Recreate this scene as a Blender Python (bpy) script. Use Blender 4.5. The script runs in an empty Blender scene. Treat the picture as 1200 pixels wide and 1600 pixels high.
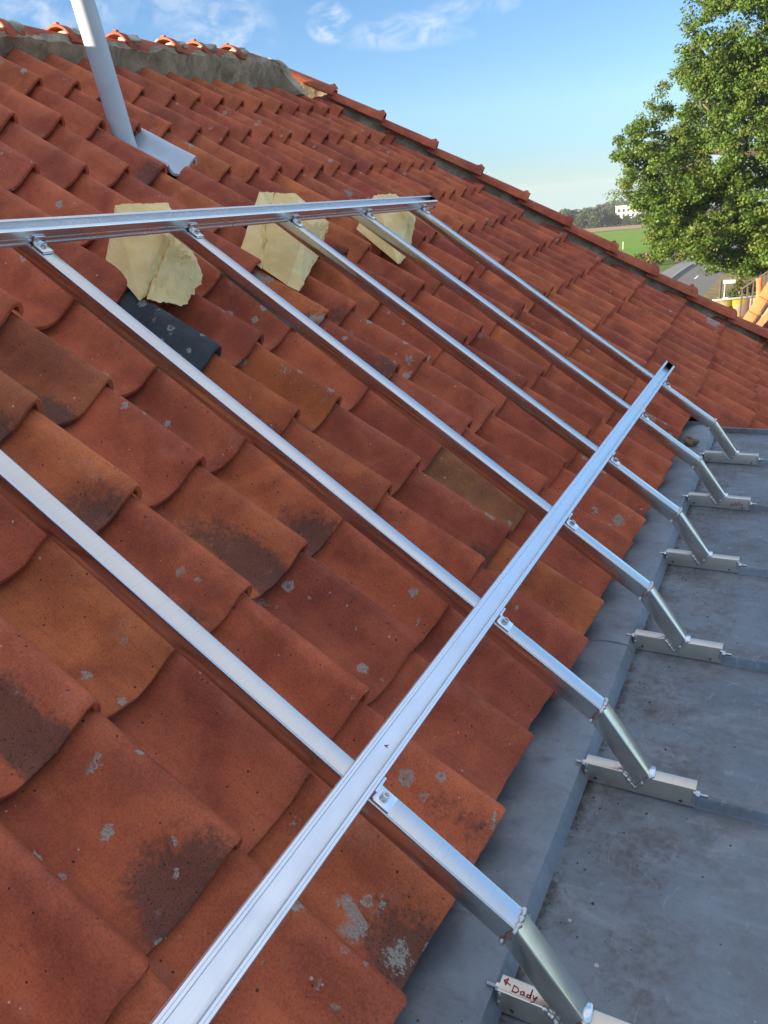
import bpy, bmesh, math, random
import numpy as np
from mathutils import Vector, Matrix, noise as mnoise
from math import radians as RAD, sin, cos, pi

SC = bpy.context.scene
COL = SC.collection
rng = random.Random(7)
nrg = np.random.default_rng(11)

# ------------------------------------------------------------------ camera, sky, sun, exposure
cam_d = bpy.data.cameras.new('camera')
cam = bpy.data.objects.new('camera', cam_d)
COL.objects.link(cam)
cam.location = (0, 0, 0)
cam.rotation_euler = (RAD(68.5523), RAD(4.4865), RAD(27.0659))
cam_d.sensor_fit = 'VERTICAL'
cam_d.sensor_height = 36.0
cam_d.sensor_width = 27.0
cam_d.lens = 36.0 * 1201.75 / 1600.0
cam_d.clip_start = 0.02
cam_d.clip_end = 9000
SC.camera = cam

SUN_EL = RAD(9.5)
SUN_DIR = Vector((-0.72 * cos(SUN_EL), -0.694 * cos(SUN_EL), sin(SUN_EL)))   # towards the sun
world = bpy.data.worlds.new('World')
SC.world = world
world.use_nodes = True

sun_d = bpy.data.lights.new('sun', 'SUN')
sun_d.energy = 5.0
sun_d.angle = RAD(0.5)
sun_d.color = (1.0, 0.85, 0.64)
sun = bpy.data.objects.new('sun', sun_d)
COL.objects.link(sun)
sun.rotation_euler = SUN_DIR.to_track_quat('Z', 'Y').to_euler()

SKY_STRENGTH = 0.15
SC.view_settings.view_transform = 'Standard'
SC.view_settings.look = 'None'
SC.view_settings.exposure = 1.88
SC.view_settings.gamma = 1.0
SC.view_settings.use_curve_mapping = False


# ------------------------------------------------------------------ node helpers
class S:
    """A socket with arithmetic."""
    def __init__(self, nt, sock):
        self.nt, self.s = nt, sock

    def _m(self, op, *others, clamp=False):
        n = self.nt.nodes.new('ShaderNodeMath')
        n.operation = op
        n.use_clamp = clamp
        for i, v in enumerate((self,) + others):
            if isinstance(v, S):
                self.nt.links.new(v.s, n.inputs[i])
            else:
                n.inputs[i].default_value = v
        return S(self.nt, n.outputs[0])

    def __add__(self, o): return self._m('ADD', o)
    def __radd__(self, o): return self._m('ADD', o)
    def __sub__(self, o): return self._m('SUBTRACT', o)
    def __rsub__(self, o): return (self * -1.0) + o
    def __mul__(self, o): return self._m('MULTIPLY', o)
    def __rmul__(self, o): return self._m('MULTIPLY', o)
    def __truediv__(self, o): return self._m('DIVIDE', o)
    def abs(self): return self._m('ABSOLUTE')
    def max(self, o): return self._m('MAXIMUM', o)
    def min(self, o): return self._m('MINIMUM', o)
    def pow(self, o): return self._m('POWER', o)
    def clamp(self): return self._m('ADD', 0.0, clamp=True)
    def frac(self): return self._m('FRACT')

    def step(self, a, b):
        """0 below a, 1 above b, smooth (a > b falls)."""
        n = self.nt.nodes.new('ShaderNodeMapRange')
        n.interpolation_type = 'SMOOTHSTEP'
        self.nt.links.new(self.s, n.inputs[0])
        if a <= b:
            n.inputs[1].default_value, n.inputs[2].default_value = a, b
            n.inputs[3].default_value, n.inputs[4].default_value = 0, 1
        else:
            n.inputs[1].default_value, n.inputs[2].default_value = b, a
            n.inputs[3].default_value, n.inputs[4].default_value = 1, 0
        return S(self.nt, n.outputs[0])


class Mat:
    def __init__(self, name, disp=False):
        self.m = bpy.data.materials.new(name)
        self.m.use_nodes = True
        self.nt = self.m.node_tree
        self.b = self.nt.nodes['Principled BSDF']
        self.out = self.nt.nodes['Material Output']

    def _in(self, node, key, v):
        if isinstance(v, S):
            self.nt.links.new(v.s, node.inputs[key])
        elif v is not None:
            node.inputs[key].default_value = v

    def coord(self, kind='Object'):
        n = self.nt.nodes.new('ShaderNodeTexCoord')
        return S(self.nt, n.outputs[kind])

    def sep(self, v):
        n = self.nt.nodes.new('ShaderNodeSeparateXYZ')
        self._in(n, 0, v)
        return [S(self.nt, o) for o in n.outputs]

    def vec(self, v, scale=(1, 1, 1), loc=(0, 0, 0), add=None):
        n = self.nt.nodes.new('ShaderNodeMapping')
        self._in(n, 0, v)
        n.inputs['Scale'].default_value = scale
        n.inputs['Location'].default_value = loc
        o = S(self.nt, n.outputs[0])
        if add is not None:
            k = self.nt.nodes.new('ShaderNodeVectorMath')
            self.nt.links.new(o.s, k.inputs[0])
            self.nt.links.new(add.s, k.inputs[1])
            o = S(self.nt, k.outputs[0])
        return o

    def noise(self, v, scale, detail=4, rough=0.55, dist=0.0):
        n = self.nt.nodes.new('ShaderNodeTexNoise')
        self._in(n, 'Vector', v)
        n.inputs['Scale'].default_value = scale
        n.inputs['Detail'].default_value = detail
        n.inputs['Roughness'].default_value = rough
        n.inputs['Distortion'].default_value = dist
        return S(self.nt, n.outputs[0])

    def voro(self, v, scale, feature='F1'):
        n = self.nt.nodes.new('ShaderNodeTexVoronoi')
        n.feature = feature
        self._in(n, 'Vector', v)
        n.inputs['Scale'].default_value = scale
        return S(self.nt, n.outputs['Distance']), S(self.nt, n.outputs['Color'])

    def objinfo(self):
        n = self.nt.nodes.new('ShaderNodeObjectInfo')
        return S(self.nt, n.outputs['Random']), S(self.nt, n.outputs['Color']), S(self.nt, n.outputs['Alpha'])

    def attr(self, name, kind='OBJECT'):
        n = self.nt.nodes.new('ShaderNodeAttribute')
        n.attribute_type = kind
        n.attribute_name = name
        return S(self.nt, n.outputs['Fac']), S(self.nt, n.outputs['Color'])

    def mix(self, f, a, b, mode='MIX'):
        n = self.nt.nodes.new('ShaderNodeMix')
        n.data_type = 'RGBA'
        n.blend_type = mode
        self._in(n, 0, f)
        for k, v in ((6, a), (7, b)):
            if isinstance(v, S):
                self.nt.links.new(v.s, n.inputs[k])
            else:
                n.inputs[k].default_value = tuple(v) + (1,) if len(v) == 3 else v
        return S(self.nt, n.outputs[2])

    def ramp(self, f, stops):
        n = self.nt.nodes.new('ShaderNodeValToRGB')
        self._in(n, 0, f)
        e = n.color_ramp.elements
        while len(e) < len(stops):
            e.new(0.5)
        for el, (p, c) in zip(e, stops):
            el.position = p
            el.color = tuple(c) + (1,)
        return S(self.nt, n.outputs[0])

    def scale_vec(self, rnd, k=37.0):
        n = self.nt.nodes.new('ShaderNodeCombineXYZ')
        self._in(n, 0, rnd * k)
        self._in(n, 1, rnd * (k * 1.7))
        self._in(n, 2, rnd * (k * 2.3))
        return S(self.nt, n.outputs[0])

    def bump(self, h, strength=0.3, dist=0.01, prev=None):
        n = self.nt.nodes.new('ShaderNodeBump')
        n.inputs['Strength'].default_value = strength
        n.inputs['Distance'].default_value = dist
        self._in(n, 'Height', h)
        if prev is not None:
            self.nt.links.new(prev.s, n.inputs['Normal'])
        return S(self.nt, n.outputs[0])

    def set(self, color=None, rough=None, metal=None, normal=None, spec=None, aniso=None):
        if color is not None:
            if not isinstance(color, S):
                color = tuple(color) + (1,)
            self._in(self.b, 'Base Color', color)
        for k, v in (('Roughness', rough), ('Metallic', metal), ('Normal', normal), ('Specular IOR Level', spec), ('Anisotropic', aniso)):
            if v is not None:
                self._in(self.b, k, v)
        return self.m


def simple(name, color, rough=0.7, metal=0.0, nscale=8.0, amt=0.25, bump=0.0):
    M = Mat(name)
    v = M.coord()
    n = M.noise(v, nscale, 5)
    c = M.mix(n, tuple(x * (1 - amt) for x in color), tuple(min(1, x * (1 + amt)) for x in color))
    nm = M.bump(M.noise(v, nscale * 6, 4), bump, 0.005) if bump else None
    return M.set(c, rough, metal, nm)


# ------------------------------------------------------------------ world
nt = world.node_tree
nt.nodes.clear()
out = nt.nodes.new('ShaderNodeOutputWorld')
bg = nt.nodes.new('ShaderNodeBackground')
sky = nt.nodes.new('ShaderNodeTexSky')
sky.sky_type = 'NISHITA'
tc_ = nt.nodes.new('ShaderNodeTexCoord')
sx_ = nt.nodes.new('ShaderNodeSeparateXYZ')
mx_ = nt.nodes.new('ShaderNodeMath')
mx_.operation = 'MAXIMUM'
mx_.inputs[1].default_value = 0.012          # below the horizon the sky goes on as at the horizon
cx_ = nt.nodes.new('ShaderNodeCombineXYZ')
nt.links.new(tc_.outputs['Generated'], sx_.inputs[0])
nt.links.new(sx_.outputs[2], mx_.inputs[0])
for q_ in (0, 1):
    nt.links.new(sx_.outputs[q_], cx_.inputs[q_])
nt.links.new(mx_.outputs[0], cx_.inputs[2])
nt.links.new(cx_.outputs[0], sky.inputs[0])
sky.sun_disc = False
sky.sun_elevation = SUN_EL
sky.sun_rotation = math.atan2(SUN_DIR.x, SUN_DIR.y)
sky.altitude = 200
sky.air_density = 1.0
sky.dust_density = 0.0
sky.ozone_density = 1.6


class W(Mat):
    def __init__(self):
        self.nt = nt


Wd = W()
dirv = Wd.coord('Generated')
dx, dy, dz = Wd.sep(dirv)
# thin cirrus: noise on a plane high above (direction divided by its height)
cz = (dz + 0.12).max(0.04)
comb = nt.nodes.new('ShaderNodeCombineXYZ')
nt.links.new((dx / cz).s, comb.inputs[0])
nt.links.new((dy / cz).s, comb.inputs[1])
cp = S(nt, comb.outputs[0])
n1 = Wd.noise(Wd.vec(cp, (1.0, 0.55, 1)), 2.6, 7, 0.62, 0.5)
n2 = Wd.noise(Wd.vec(cp, (1, 1, 1), (3.1, 1.7, 0)), 0.9, 3, 0.5)
cl = (n1.step(0.56, 0.8) * n2.step(0.45, 0.66) * dz.step(0.16, 0.34)).clamp()
def wisp(px, py, w, stretch):
    d = Vector(cam.rotation_euler.to_matrix() @ Vector(((px - 600) / 1201.75, -(py - 800) / 1201.75, -1.0))).normalized()
    h = Vector((0, 0, 1)).cross(d).normalized()
    v_ = d.cross(h)
    a_ = (dx * h.x + dy * h.y + dz * h.z) / (w * stretch)
    b_ = (dx * v_.x + dy * v_.y + dz * v_.z) / w
    front = (dx * d.x + dy * d.y + dz * d.z).step(0.2, 0.6)
    return (1.0 - (a_ * a_ + b_ * b_)).clamp() * front


n3 = Wd.noise(Wd.vec(dirv, (1, 1, 1.6)), 26, 6, 0.62, 0.6)
for (px, py, w, st, k) in ((350, 52, .042, 1.5, .5), (300, 5, .03, 3.0, .35), (515, 36, .022, 1.3, .9), (640, 48, .02, 4.5, .55), (740, 10, .014, 4, .4), (90, 10, .03, 2.5, .5)):
    cl = cl.max(wisp(px, py, w, st) * n3.step(0.34, 0.72) * k)
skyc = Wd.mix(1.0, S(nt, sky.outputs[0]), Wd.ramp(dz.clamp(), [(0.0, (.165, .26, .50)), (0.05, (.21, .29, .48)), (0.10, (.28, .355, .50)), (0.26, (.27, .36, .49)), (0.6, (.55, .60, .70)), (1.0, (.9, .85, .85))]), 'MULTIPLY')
CLOUD_COL = (2.3, 2.3, 2.35)
# unseen high cloud thickening overhead, added to whiten the light
added_veil = (dz.step(0.30, 0.75) * (n2 * 0.9 + 0.25)).clamp() * 0.75
mixed = Wd.mix((cl * 0.85).max(added_veil), skyc, CLOUD_COL)
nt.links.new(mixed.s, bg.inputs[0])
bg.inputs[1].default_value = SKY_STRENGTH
nt.links.new(bg.outputs[0], out.inputs[0])


# ------------------------------------------------------------------ object helpers
def tag(o, label=None, cat=None, group=None, kind=None):
    if label: o['label'] = label
    if cat: o['category'] = cat
    if group: o['group'] = group
    if kind: o['kind'] = kind
    return o


def empty(name, loc, label, cat, group=None):
    o = bpy.data.objects.new(name, None)
    COL.objects.link(o)
    o.location = loc
    o.empty_display_size = 0.05
    return tag(o, label, cat, group)


def link(name, me, parent=None, loc=(0, 0, 0), rot=None):
    o = bpy.data.objects.new(name, me)
    COL.objects.link(o)
    if rot is not None:
        o.rotation_euler = rot
    o.location = loc
    if parent is not None:
        o.parent = parent
    return o


def world_child(name, me, parent):
    """Mesh in world coordinates under a parent chain that only translates."""
    p, off = parent, Vector((0, 0, 0))
    while p is not None:
        off += p.location
        p = p.parent
    return link(name, me, parent, -off)


def mesh_from_bm(name, bm, mat, smooth=None):
    me = bpy.data.meshes.new(name)
    bmesh.ops.recalc_face_normals(bm, faces=bm.faces[:])
    bm.to_mesh(me)
    bm.free()
    if mat is not None:
        for m in (mat if isinstance(mat, (list, tuple)) else [mat]):
            me.materials.append(m)
    if smooth is not None:
        for p in me.polygons:
            p.use_smooth = True
        me.set_sharp_from_angle(angle=RAD(smooth))
    return me


def pydata(name, v, f, mat, smooth=None):
    me = bpy.data.meshes.new(name)
    me.from_pydata([tuple(x) for x in v], [], [tuple(x) for x in f])
    me.update()
    if mat is not None:
        me.materials.append(mat)
    if smooth is not None:
        for p in me.polygons:
            p.use_smooth = True
        me.set_sharp_from_angle(angle=RAD(smooth))
    return me


def bm_box(bm, lo, hi, bevel=0.0, seg=2):
    r = bmesh.ops.create_cube(bm, size=1.0)
    vs = r['verts']
    for v in vs:
        v.co = Vector([lo[i] + (v.co[i] + 0.5) * (hi[i] - lo[i]) for i in range(3)])
    if bevel:
        es = list({e for v in vs for e in v.link_edges})
        bmesh.ops.bevel(bm, geom=es, offset=bevel, segments=seg, affect='EDGES', profile=0.5)


def bm_prism(bm, poly, y0, y1, bevel=0.0, seg=3, bevel_idx=None, axis='y'):
    """Polygon in (x, z) extruded along y; bevels the long edges."""
    a = [bm.verts.new((x, y0, z)) for x, z in poly]
    b = [bm.verts.new((x, y1, z)) for x, z in poly]
    n = len(poly)
    bm.faces.new(a)
    bm.faces.new(b[::-1])
    for i in range(n):
        bm.faces.new((a[i], a[(i + 1) % n], b[(i + 1) % n], b[i]))
    return a, b


def bm_tube(bm, pts, rad, n=8, cap=True):
    """Tube along points; rad a number or a list."""
    pts = [Vector(p) for p in pts]
    if not isinstance(rad, (list, tuple)):
        rad = [rad] * len(pts)
    rings = []
    up = None
    for i, p in enumerate(pts):
        t = (pts[min(i + 1, len(pts) - 1)] - pts[max(i - 1, 0)]).normalized()
        if up is None:
            up = Vector((0, 0, 1)) if abs(t.z) < 0.9 else Vector((1, 0, 0))
        u = (up - t * up.dot(t)).normalized()
        up = u
        w = t.cross(u)
        rings.append([bm.verts.new(p + (u * cos(2 * pi * k / n) + w * sin(2 * pi * k / n)) * rad[i]) for k in range(n)])
    for a, b in zip(rings, rings[1:]):
        for k in range(n):
            bm.faces.new((a[k], a[(k + 1) % n], b[(k + 1) % n], b[k]))
    if cap:
        bm.faces.new(rings[0][::-1])
        bm.faces.new(rings[-1])
    return rings


def fbm(p, s, o=4):
    return mnoise.fractal(Vector(p) * s, 1.0, 2.0, o)


# ------------------------------------------------------------------ materials
def make_tile_mat():
    M = Mat('fired_clay')
    v = M.coord()
    x, y, z = M.sep(v)
    rnd, tint, stain = M.objinfo()
    lich, _ = M.attr('lichen')
    off = M.scale_vec(rnd)
    pv = M.vec(v, add=off)
    # body colour: firing clouds, streaks along the tile, fine grain
    cloud = M.noise(pv, 7, 4, 0.6, 0.4)
    streak = M.noise(M.vec(v, (3, 45, 10), add=off), 1.0, 4, 0.6)
    grain = M.noise(pv, 260, 3, 0.6)
    c = M.mix(cloud.step(0.30, 0.72), M.mix(1.0, tint, (0.62, 0.56, 0.60), 'MULTIPLY'), M.mix(1.0, tint, (1.16, 1.22, 1.10), 'MULTIPLY'))
    c = M.mix(streak.step(0.5, 0.85) * 0.55, c, M.mix(1.0, tint, (0.52, 0.45, 0.46), 'MULTIPLY'))
    c = M.mix(grain.step(0.42, 0.75) * 0.30, c, M.mix(1.0, tint, (1.4, 1.35, 1.3), 'MULTIPLY'))
    c = M.mix(grain.step(0.52, 0.32) * 0.36, c, M.mix(1.0, tint, (0.4, 0.36, 0.38), 'MULTIPLY'))
    # soot and algae lying in the pan above the front edge
    rb = (rnd * 7.31).frac()
    rc = (rnd * 13.77).frac()
    d = (y + 0.11 + (rb - 0.5) * 0.10) / (rc * 0.06 + 0.055)
    pan = (1.0 - d * d).clamp()
    low = (x * (rc * 1.3 + 0.55) + (rb - 0.5) * 0.06).step(0.27, 0.02)
    sn = M.noise(pv, 13, 6, 0.68, 0.3)
    sm = M.noise(pv, 90, 3, 0.7)
    dirt = (pan * 0.75 + 0.12) * (low * 0.8 + 0.12) * 1.1 * stain
    soot = (sn * 0.72 + sm * 0.52 + dirt * 0.62).step(0.90, 1.20)
    sootc = M.mix(M.noise(pv, 420, 3, 0.7).step(0.35, 0.7), (0.045, 0.030, 0.025), (0.125, 0.062, 0.044))
    c = M.mix(soot * 0.74, c, sootc)
    lap = (y + 0.16).step(0.015, -0.03) * (sn * 0.8 + sm * 0.4).step(0.45, 0.75)  # dark streaks along the left lap edge
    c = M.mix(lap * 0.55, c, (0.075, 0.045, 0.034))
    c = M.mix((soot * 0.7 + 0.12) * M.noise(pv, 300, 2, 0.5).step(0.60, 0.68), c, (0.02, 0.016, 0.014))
    # thin grey bloom
    bl = M.noise(pv, 17, 5, 0.62).step(0.56, 0.8)
    c = M.mix(bl * 0.22, c, (0.33, 0.26, 0.23))
    # black pits
    d1, c1 = M.voro(pv, 85)
    r1, g1, b1 = M.sep(c1)
    pits = (d1 - r1.pow(3.0) * 0.22).step(0.02, -0.02) * g1.step(0.45, 0.5)
    c = M.mix(pits * 0.85, c, (0.03, 0.02, 0.02))
    # pale specks
    d3, c3 = M.voro(pv, 60)
    r3, g3, b3 = M.sep(c3)
    specks = (d3 - r3.pow(4.0) * 0.17).step(0.02, -0.02) * g3.step(0.7, 0.75)
    c = M.mix(specks * 0.8, c, (0.55, 0.47, 0.40))
    # lichen rosettes of different sizes, gathered in places
    wob = M.noise(pv, 110, 4, 0.7)
    gath = M.noise(pv, 6.5, 2, 0.5)
    crumb = M.noise(pv, 330, 3, 0.7).step(0.34, 0.50)
    total = None
    for sc_, rad, th in ((24, 0.40, 0.0), (11, 0.42, 0.10), (6.5, 0.36, 0.16)):
        dd, cc = M.voro(pv, sc_)
        rr, gg, bb = M.sep(cc)
        radn = (rr * rr) * rad
        edge = dd + (wob - 0.5) * 0.62
        disc = (edge - radn).step(0.03, -0.03)
        on = (gg * 0.5 + gath * 1.3 + lich * 0.75).step(1.33 + th, 1.38 + th)
        ring = (edge / (radn + 0.001)).step(0.15, 0.6) * 0.75 + 0.25
        k = disc * on * ring * crumb
        total = k if total is None else total.max(k)
    lc = M.mix(M.noise(pv, 230, 3, 0.7), (0.17, 0.17, 0.14), (0.58, 0.55, 0.47))
    c = M.mix(total.clamp() * 0.92, c, lc)
    h = M.noise(pv, 55, 5, 0.6) * 0.6 + grain * 0.4 - pits * 0.6 + total * 0.7
    nm = M.bump(h, 0.42, 0.0035)
    nm = M.bump(M.noise(pv, 16, 3), 0.35, 0.01, nm)
    return M.set(c, 0.82 - soot * 0.1, 0.0, nm, 0.32)


def make_metal(name, col, rough, brush=(300, 6, 300), dirt=0.12, bump=0.012, film=0.0):
    M = Mat(name)
    v = M.coord()
    st = M.noise(M.vec(v, brush), 1.0, 4, 0.65)
    cl = M.noise(v, 9, 5, 0.62, 0.5)
    sc = M.noise(M.vec(v, (40, 40, 40)), 1.0, 5, 0.7)
    c = M.mix(cl.step(0.35, 0.75) * dirt * 2.2, col, tuple(x * 0.62 for x in col))
    c = M.mix(st.step(0.45, 0.8) * 0.25, c, tuple(x * 0.7 for x in col))
    if dirt > .06:
        c = M.mix(sc.step(0.62, 0.75) * dirt, c, (0.28, 0.25, 0.21))
    r = cl.step(0.3, 0.75) * 0.14 + st * 0.10 + (rough - 0.10)
    nm = M.bump(M.noise(v, 9, 2), 0.05, 0.02)
    return M.set(c, r, 1.0, nm)


def make_zinc(name, k=1.0, silted=True):
    M = Mat(name)
    v = M.coord()
    x, y, z = M.sep(v)
    big = M.noise(v, 2.2, 5, 0.6, 0.7)
    mid = M.noise(M.vec(v, (5, 14, 5)), 1.0, 6, 0.66, 1.3)
    fine = M.noise(v, 120, 3, 0.6)
    swirl = M.noise(M.vec(v, (16, 16, 16)), 1.0, 3, 0.5, 3.5)
    c = M.mix(big.step(0.3, 0.7), (0.145 * k, 0.172 * k, 0.196 * k), (0.205 * k, 0.236 * k, 0.264 * k))
    c = M.mix(mid.step(0.48, 0.76) * 0.7, c, (0.28, 0.305, 0.325))
    c = M.mix(mid.step(0.46, 0.25) * 0.55, c, (0.08, 0.09, 0.098))
    c = M.mix(fine.step(0.55, 0.8) * 0.25, c, (0.07, 0.07, 0.08))
    # rusty brown silt near the fold
    dn = M.noise(v, 8, 6, 0.7)
    dn2 = M.noise(v, 70, 4, 0.75)
    silt = x.step(0.25, -0.25) * (dn * 0.7 + dn2 * 0.45).step(0.47, 0.76)
    c = M.mix(silt * (0.72 if silted else 0.2), c, (0.105, 0.07, 0.05))
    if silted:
        foot_line = x.step(-0.262, -0.288) * (dn * 0.8 + dn2 * 0.5).step(0.42, 0.72)  # darker line along the base of the fold
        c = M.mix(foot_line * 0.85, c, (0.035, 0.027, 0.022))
    # droplet spots, white bird lime flecks, dark grit
    d1, c1 = M.voro(v, 34)
    r1, g1, b1 = M.sep(c1)
    fl = (d1 + (fine - 0.5) * 0.1 - r1.pow(5.0) * 0.16).step(0.015, -0.015) * g1.step(0.6, 0.62)
    c = M.mix(fl * 0.7, c, (0.5, 0.5, 0.48))
    sw = M.noise(M.vec(v, (30, 9, 10), (2, 3, 1)), 1.0, 5, 0.6, 2.5)
    c = M.mix(sw.step(0.60, 0.72) * 0.35, c, (0.33, 0.36, 0.385))
    d2, c2 = M.voro(M.vec(v, loc=(3, 5, 1)), 46)
    r2, g2, b2 = M.sep(c2)
    gr = (d2 - r2.pow(3.0) * 0.14).step(0.015, -0.015) * g2.step(0.5, 0.52)
    c = M.mix(gr * 0.8, c, (0.025, 0.022, 0.02))
    rough = 0.33 + mid * 0.22 + silt * 0.3
    nm = M.bump(M.noise(v, 5, 3, 0.5, 0.4), 0.22, 0.03)
    nm = M.bump(swirl * 0.5 + fine * 0.5, 0.07, 0.003, nm)
    return M.set(c, rough, 0.35, nm, 0.5)


def make_foam(name='yellow_foam', c0=(0.80, 0.54, 0.22), c1=(0.90, 0.66, 0.33)):
    M = Mat(name)
    v = M.coord()
    big = M.noise(v, 9, 4, 0.6)
    f = M.noise(v, 90, 5, 0.7)
    d, _ = M.voro(v, 170)
    c = M.mix(big.step(0.3, 0.75), c0, c1)
    c = M.mix(f.step(0.6, 0.8) * 0.5, c, (0.55, 0.36, 0.14))
    nm = M.bump(f * 0.6 + d * 0.4, 0.45, 0.006)
    return M.set(c, 0.95, 0.0, nm, 0.15)


def make_mortar():
    M = Mat('lime_mortar')
    v = M.coord()
    a = M.noise(v, 9, 6, 0.65, 0.3)
    b = M.noise(v, 60, 5, 0.7)
    c = M.mix(a.step(0.3, 0.72), (0.21, 0.165, 0.11), (0.50, 0.41, 0.285))
    c = M.mix(b.step(0.58, 0.75) * 0.6, c, (0.58, 0.51, 0.39))
    c = M.mix(b.step(0.42, 0.25) * 0.7, c, (0.05, 0.042, 0.03))
    c = M.mix(M.noise(v, 5, 4).step(0.58, 0.72) * 0.45, c, (0.16, 0.19, 0.11))
    nm = M.bump(a * 0.5 + b * 0.5, 0.8, 0.02)
    return M.set(c, 0.95, 0.0, nm, 0.2)


TILE = make_tile_mat()
STEEL = make_metal('brushed_stainless', (0.70, 0.69, 0.67), 0.18, dirt=.05)
STEEL_LEG = make_metal('ground_stainless', (0.72, 0.67, 0.60), 0.17, dirt=0.06)
ALU = make_metal('mill_aluminium', (0.86, 0.88, 0.90), 0.30, dirt=0.05)
WELD = make_metal('weld_metal', (0.66, 0.65, 0.63), 0.34, brush=(60, 60, 60), dirt=0.3, bump=0.3)
BOLT = make_metal('bolt_steel', (0.72, 0.71, 0.69), 0.25, brush=(80, 80, 80))
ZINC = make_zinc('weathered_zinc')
ZINC_STRIP = make_zinc('lighter_zinc', 1.32, False)  # lighter tone than the deck, less silt
FOAM = make_foam()
FOAM_RAW = make_foam('broken_foam', (0.90, 0.66, 0.29), (0.95, 0.77, 0.42))
MORTAR = make_mortar()
PALEMORTAR = simple('pale_mortar', (0.47, 0.43, 0.35), 0.95, 0, 30, 0.4, 0.7)
PVC = simple('grey_plastic_pipe', (0.50, 0.53, 0.55), 0.42, 0, 9, 0.2, 0.03)
FLASH = simple('pale_grey_sheet', (0.52, 0.58, 0.64), 0.38, 0.15, 9, 0.16, 0.05)
REDINK = simple('red_marker_ink', (0.42, 0.02, 0.05), 0.6, 0, 60, 0.2)
UNDER = simple('dark_underlay', (0.03, 0.024, 0.02), 0.95)
HOLE = simple('hole_shadow_steel', (0.10, 0.095, 0.09), 0.6, 0.8)

# ================================================================== THE HOUSE ROOF
S_ = 0.55                       # spacing of the mounting arms (m)
PITCH = RAD(34.62)
UP = Vector((-cos(PITCH), 0, sin(PITCH)))       # up the slope
NR = Vector((sin(PITCH), 0, cos(PITCH)))        # roof normal
DECK_Z = -1.152
DECK_END = 4.005


def tip(i, c):
    yo = .6495 + .0125 * max(i, 0) * (1 if i < 6 else 1 - .03 * (i - 5))
    y = yo + .2096 * c
    ii = i + (0.019 * (i - 4) ** 2 if i > 4 else 0)
    if y > 3.5:
        ii += (.03 + .003 * max(i, 0)) * (y - 3.5) / .325
    return Vector((-.3874 - .2672 * ii, y, -1.045 + .1845 * ii - .00072 * ii * ii))


HIP_U = [-1.6, -.25, .05, .38, .70, 1.03, 1.40, 1.75, 2.13, 2.49, 2.92, 3.29, 3.8]
HIP_Y = [7.35, 6.74, 6.585, 6.43, 6.28, 6.14, 6.01, 5.91, 5.80, 5.69, 5.55, 5.42, 5.23]


def hip_y(u):
    return float(np.interp(u, HIP_U, HIP_Y))


def on_slope(u, y, off=0.0):
    i = max(0.0, u * cos(PITCH) / .2672)
    return Vector((-.3874, 0, -1.045 - .00072 * i * i)) + UP * u + NR * off + Vector((0, y, 0))


def u_of(p):
    return (-.3874 - p[0]) / cos(PITCH)


house = empty('house', (-1.5, 3.0, -1.3), 'house with red clay pantile roof and grey zinc dormer, filling most of the photo', 'house')

# ---- pantile meshes
PROF = [(-.209, -.036), (-.202, -.041), (-.193, -.0485), (-.181, -.058), (-.167, -.0655), (-.150, -.0695), (-.132, -.071), (-.114, -.0712), (-.098, -.0698), (-.084, -.0658), (-.071, -.0585),
        (-.059, -.048), (-.048, -.0365), (-.038, -.025), (-.028, -.0142), (-.018, -.006), (-.008, -.001), (.0, 0.0), (.007, -.003), (.013, -.009), (.018, -.0165), (.021, -.0245), (.0205, -.033), (.018, -.037)]


def tile_mesh(seed, nx=7, name='roof_tile', amp0=1.20):
    r = random.Random(seed)
    L = .40
    T = .015
    amp = amp0 + r.uniform(-.06, .06)
    bow = r.uniform(-.004, .004)
    twist = r.uniform(-.012, .012)
    top, bot = [], []
    xs = [0, .004, .012] + [0.012 + (L - .012) * k / (nx - 1) for k in range(1, nx)]
    ph = r.uniform(0, 50)
    for ix, x in enumerate(xs):
        rowt, rowb = [], []
        for j, (y, z) in enumerate(PROF):
            a = PROF[max(j - 1, 0)]
            b = PROF[min(j + 1, len(PROF) - 1)]
            t = Vector((b[0] - a[0], b[1] - a[1])).normalized()
            n = Vector((-t.y, t.x))
            wob = 0.0016 * mnoise.noise(Vector((x * 9, y * 14, ph)))
            ex = 0.0035 * mnoise.noise(Vector((y * 30, ph, 1.3))) + 0.0018 * mnoise.noise(Vector((y * 110, ph, 4.3)))
            xx = x + (ex if ix < 3 else 0)
            zz = z * amp + bow * sin(pi * x / L) + twist * x * (y + .1) / .1 * .5 + wob
            drop = (.0035 if ix == 0 else (.0008 if ix == 1 else 0))
            rowt.append((xx, y + n.x * -drop, zz - drop))
            rowb.append((xx + (0.0015 if ix == 0 else 0), y - n.x * T, zz - n.y * T - (0 if ix else -.001)))
        top.append(rowt)
        bot.append(rowb)
    nj = len(PROF)
    v = [p for row in top for p in row] + [p for row in bot for p in row]
    nb = len(xs) * nj
    f = []
    for i in range(len(xs) - 1):
        for j in range(nj - 1):
            a = i * nj + j
            f.append((a, a + 1, a + nj + 1, a + nj))
            f.append((nb + a, nb + a + nj, nb + a + nj + 1, nb + a + 1))
        a = i * nj
        f.append((a, a + nj, nb + a + nj, nb + a))
        a = i * nj + nj - 1
        f.append((a, nb + a, nb + a + nj, a + nj))
    for j in range(nj - 1):
        f.append((j, nb + j, nb + j + 1, j + 1))
        a = (len(xs) - 1) * nj + j
        f.append((a, a + 1, nb + a + 1, nb + a))
    return pydata(name, v, f, TILE, 38)


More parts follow.
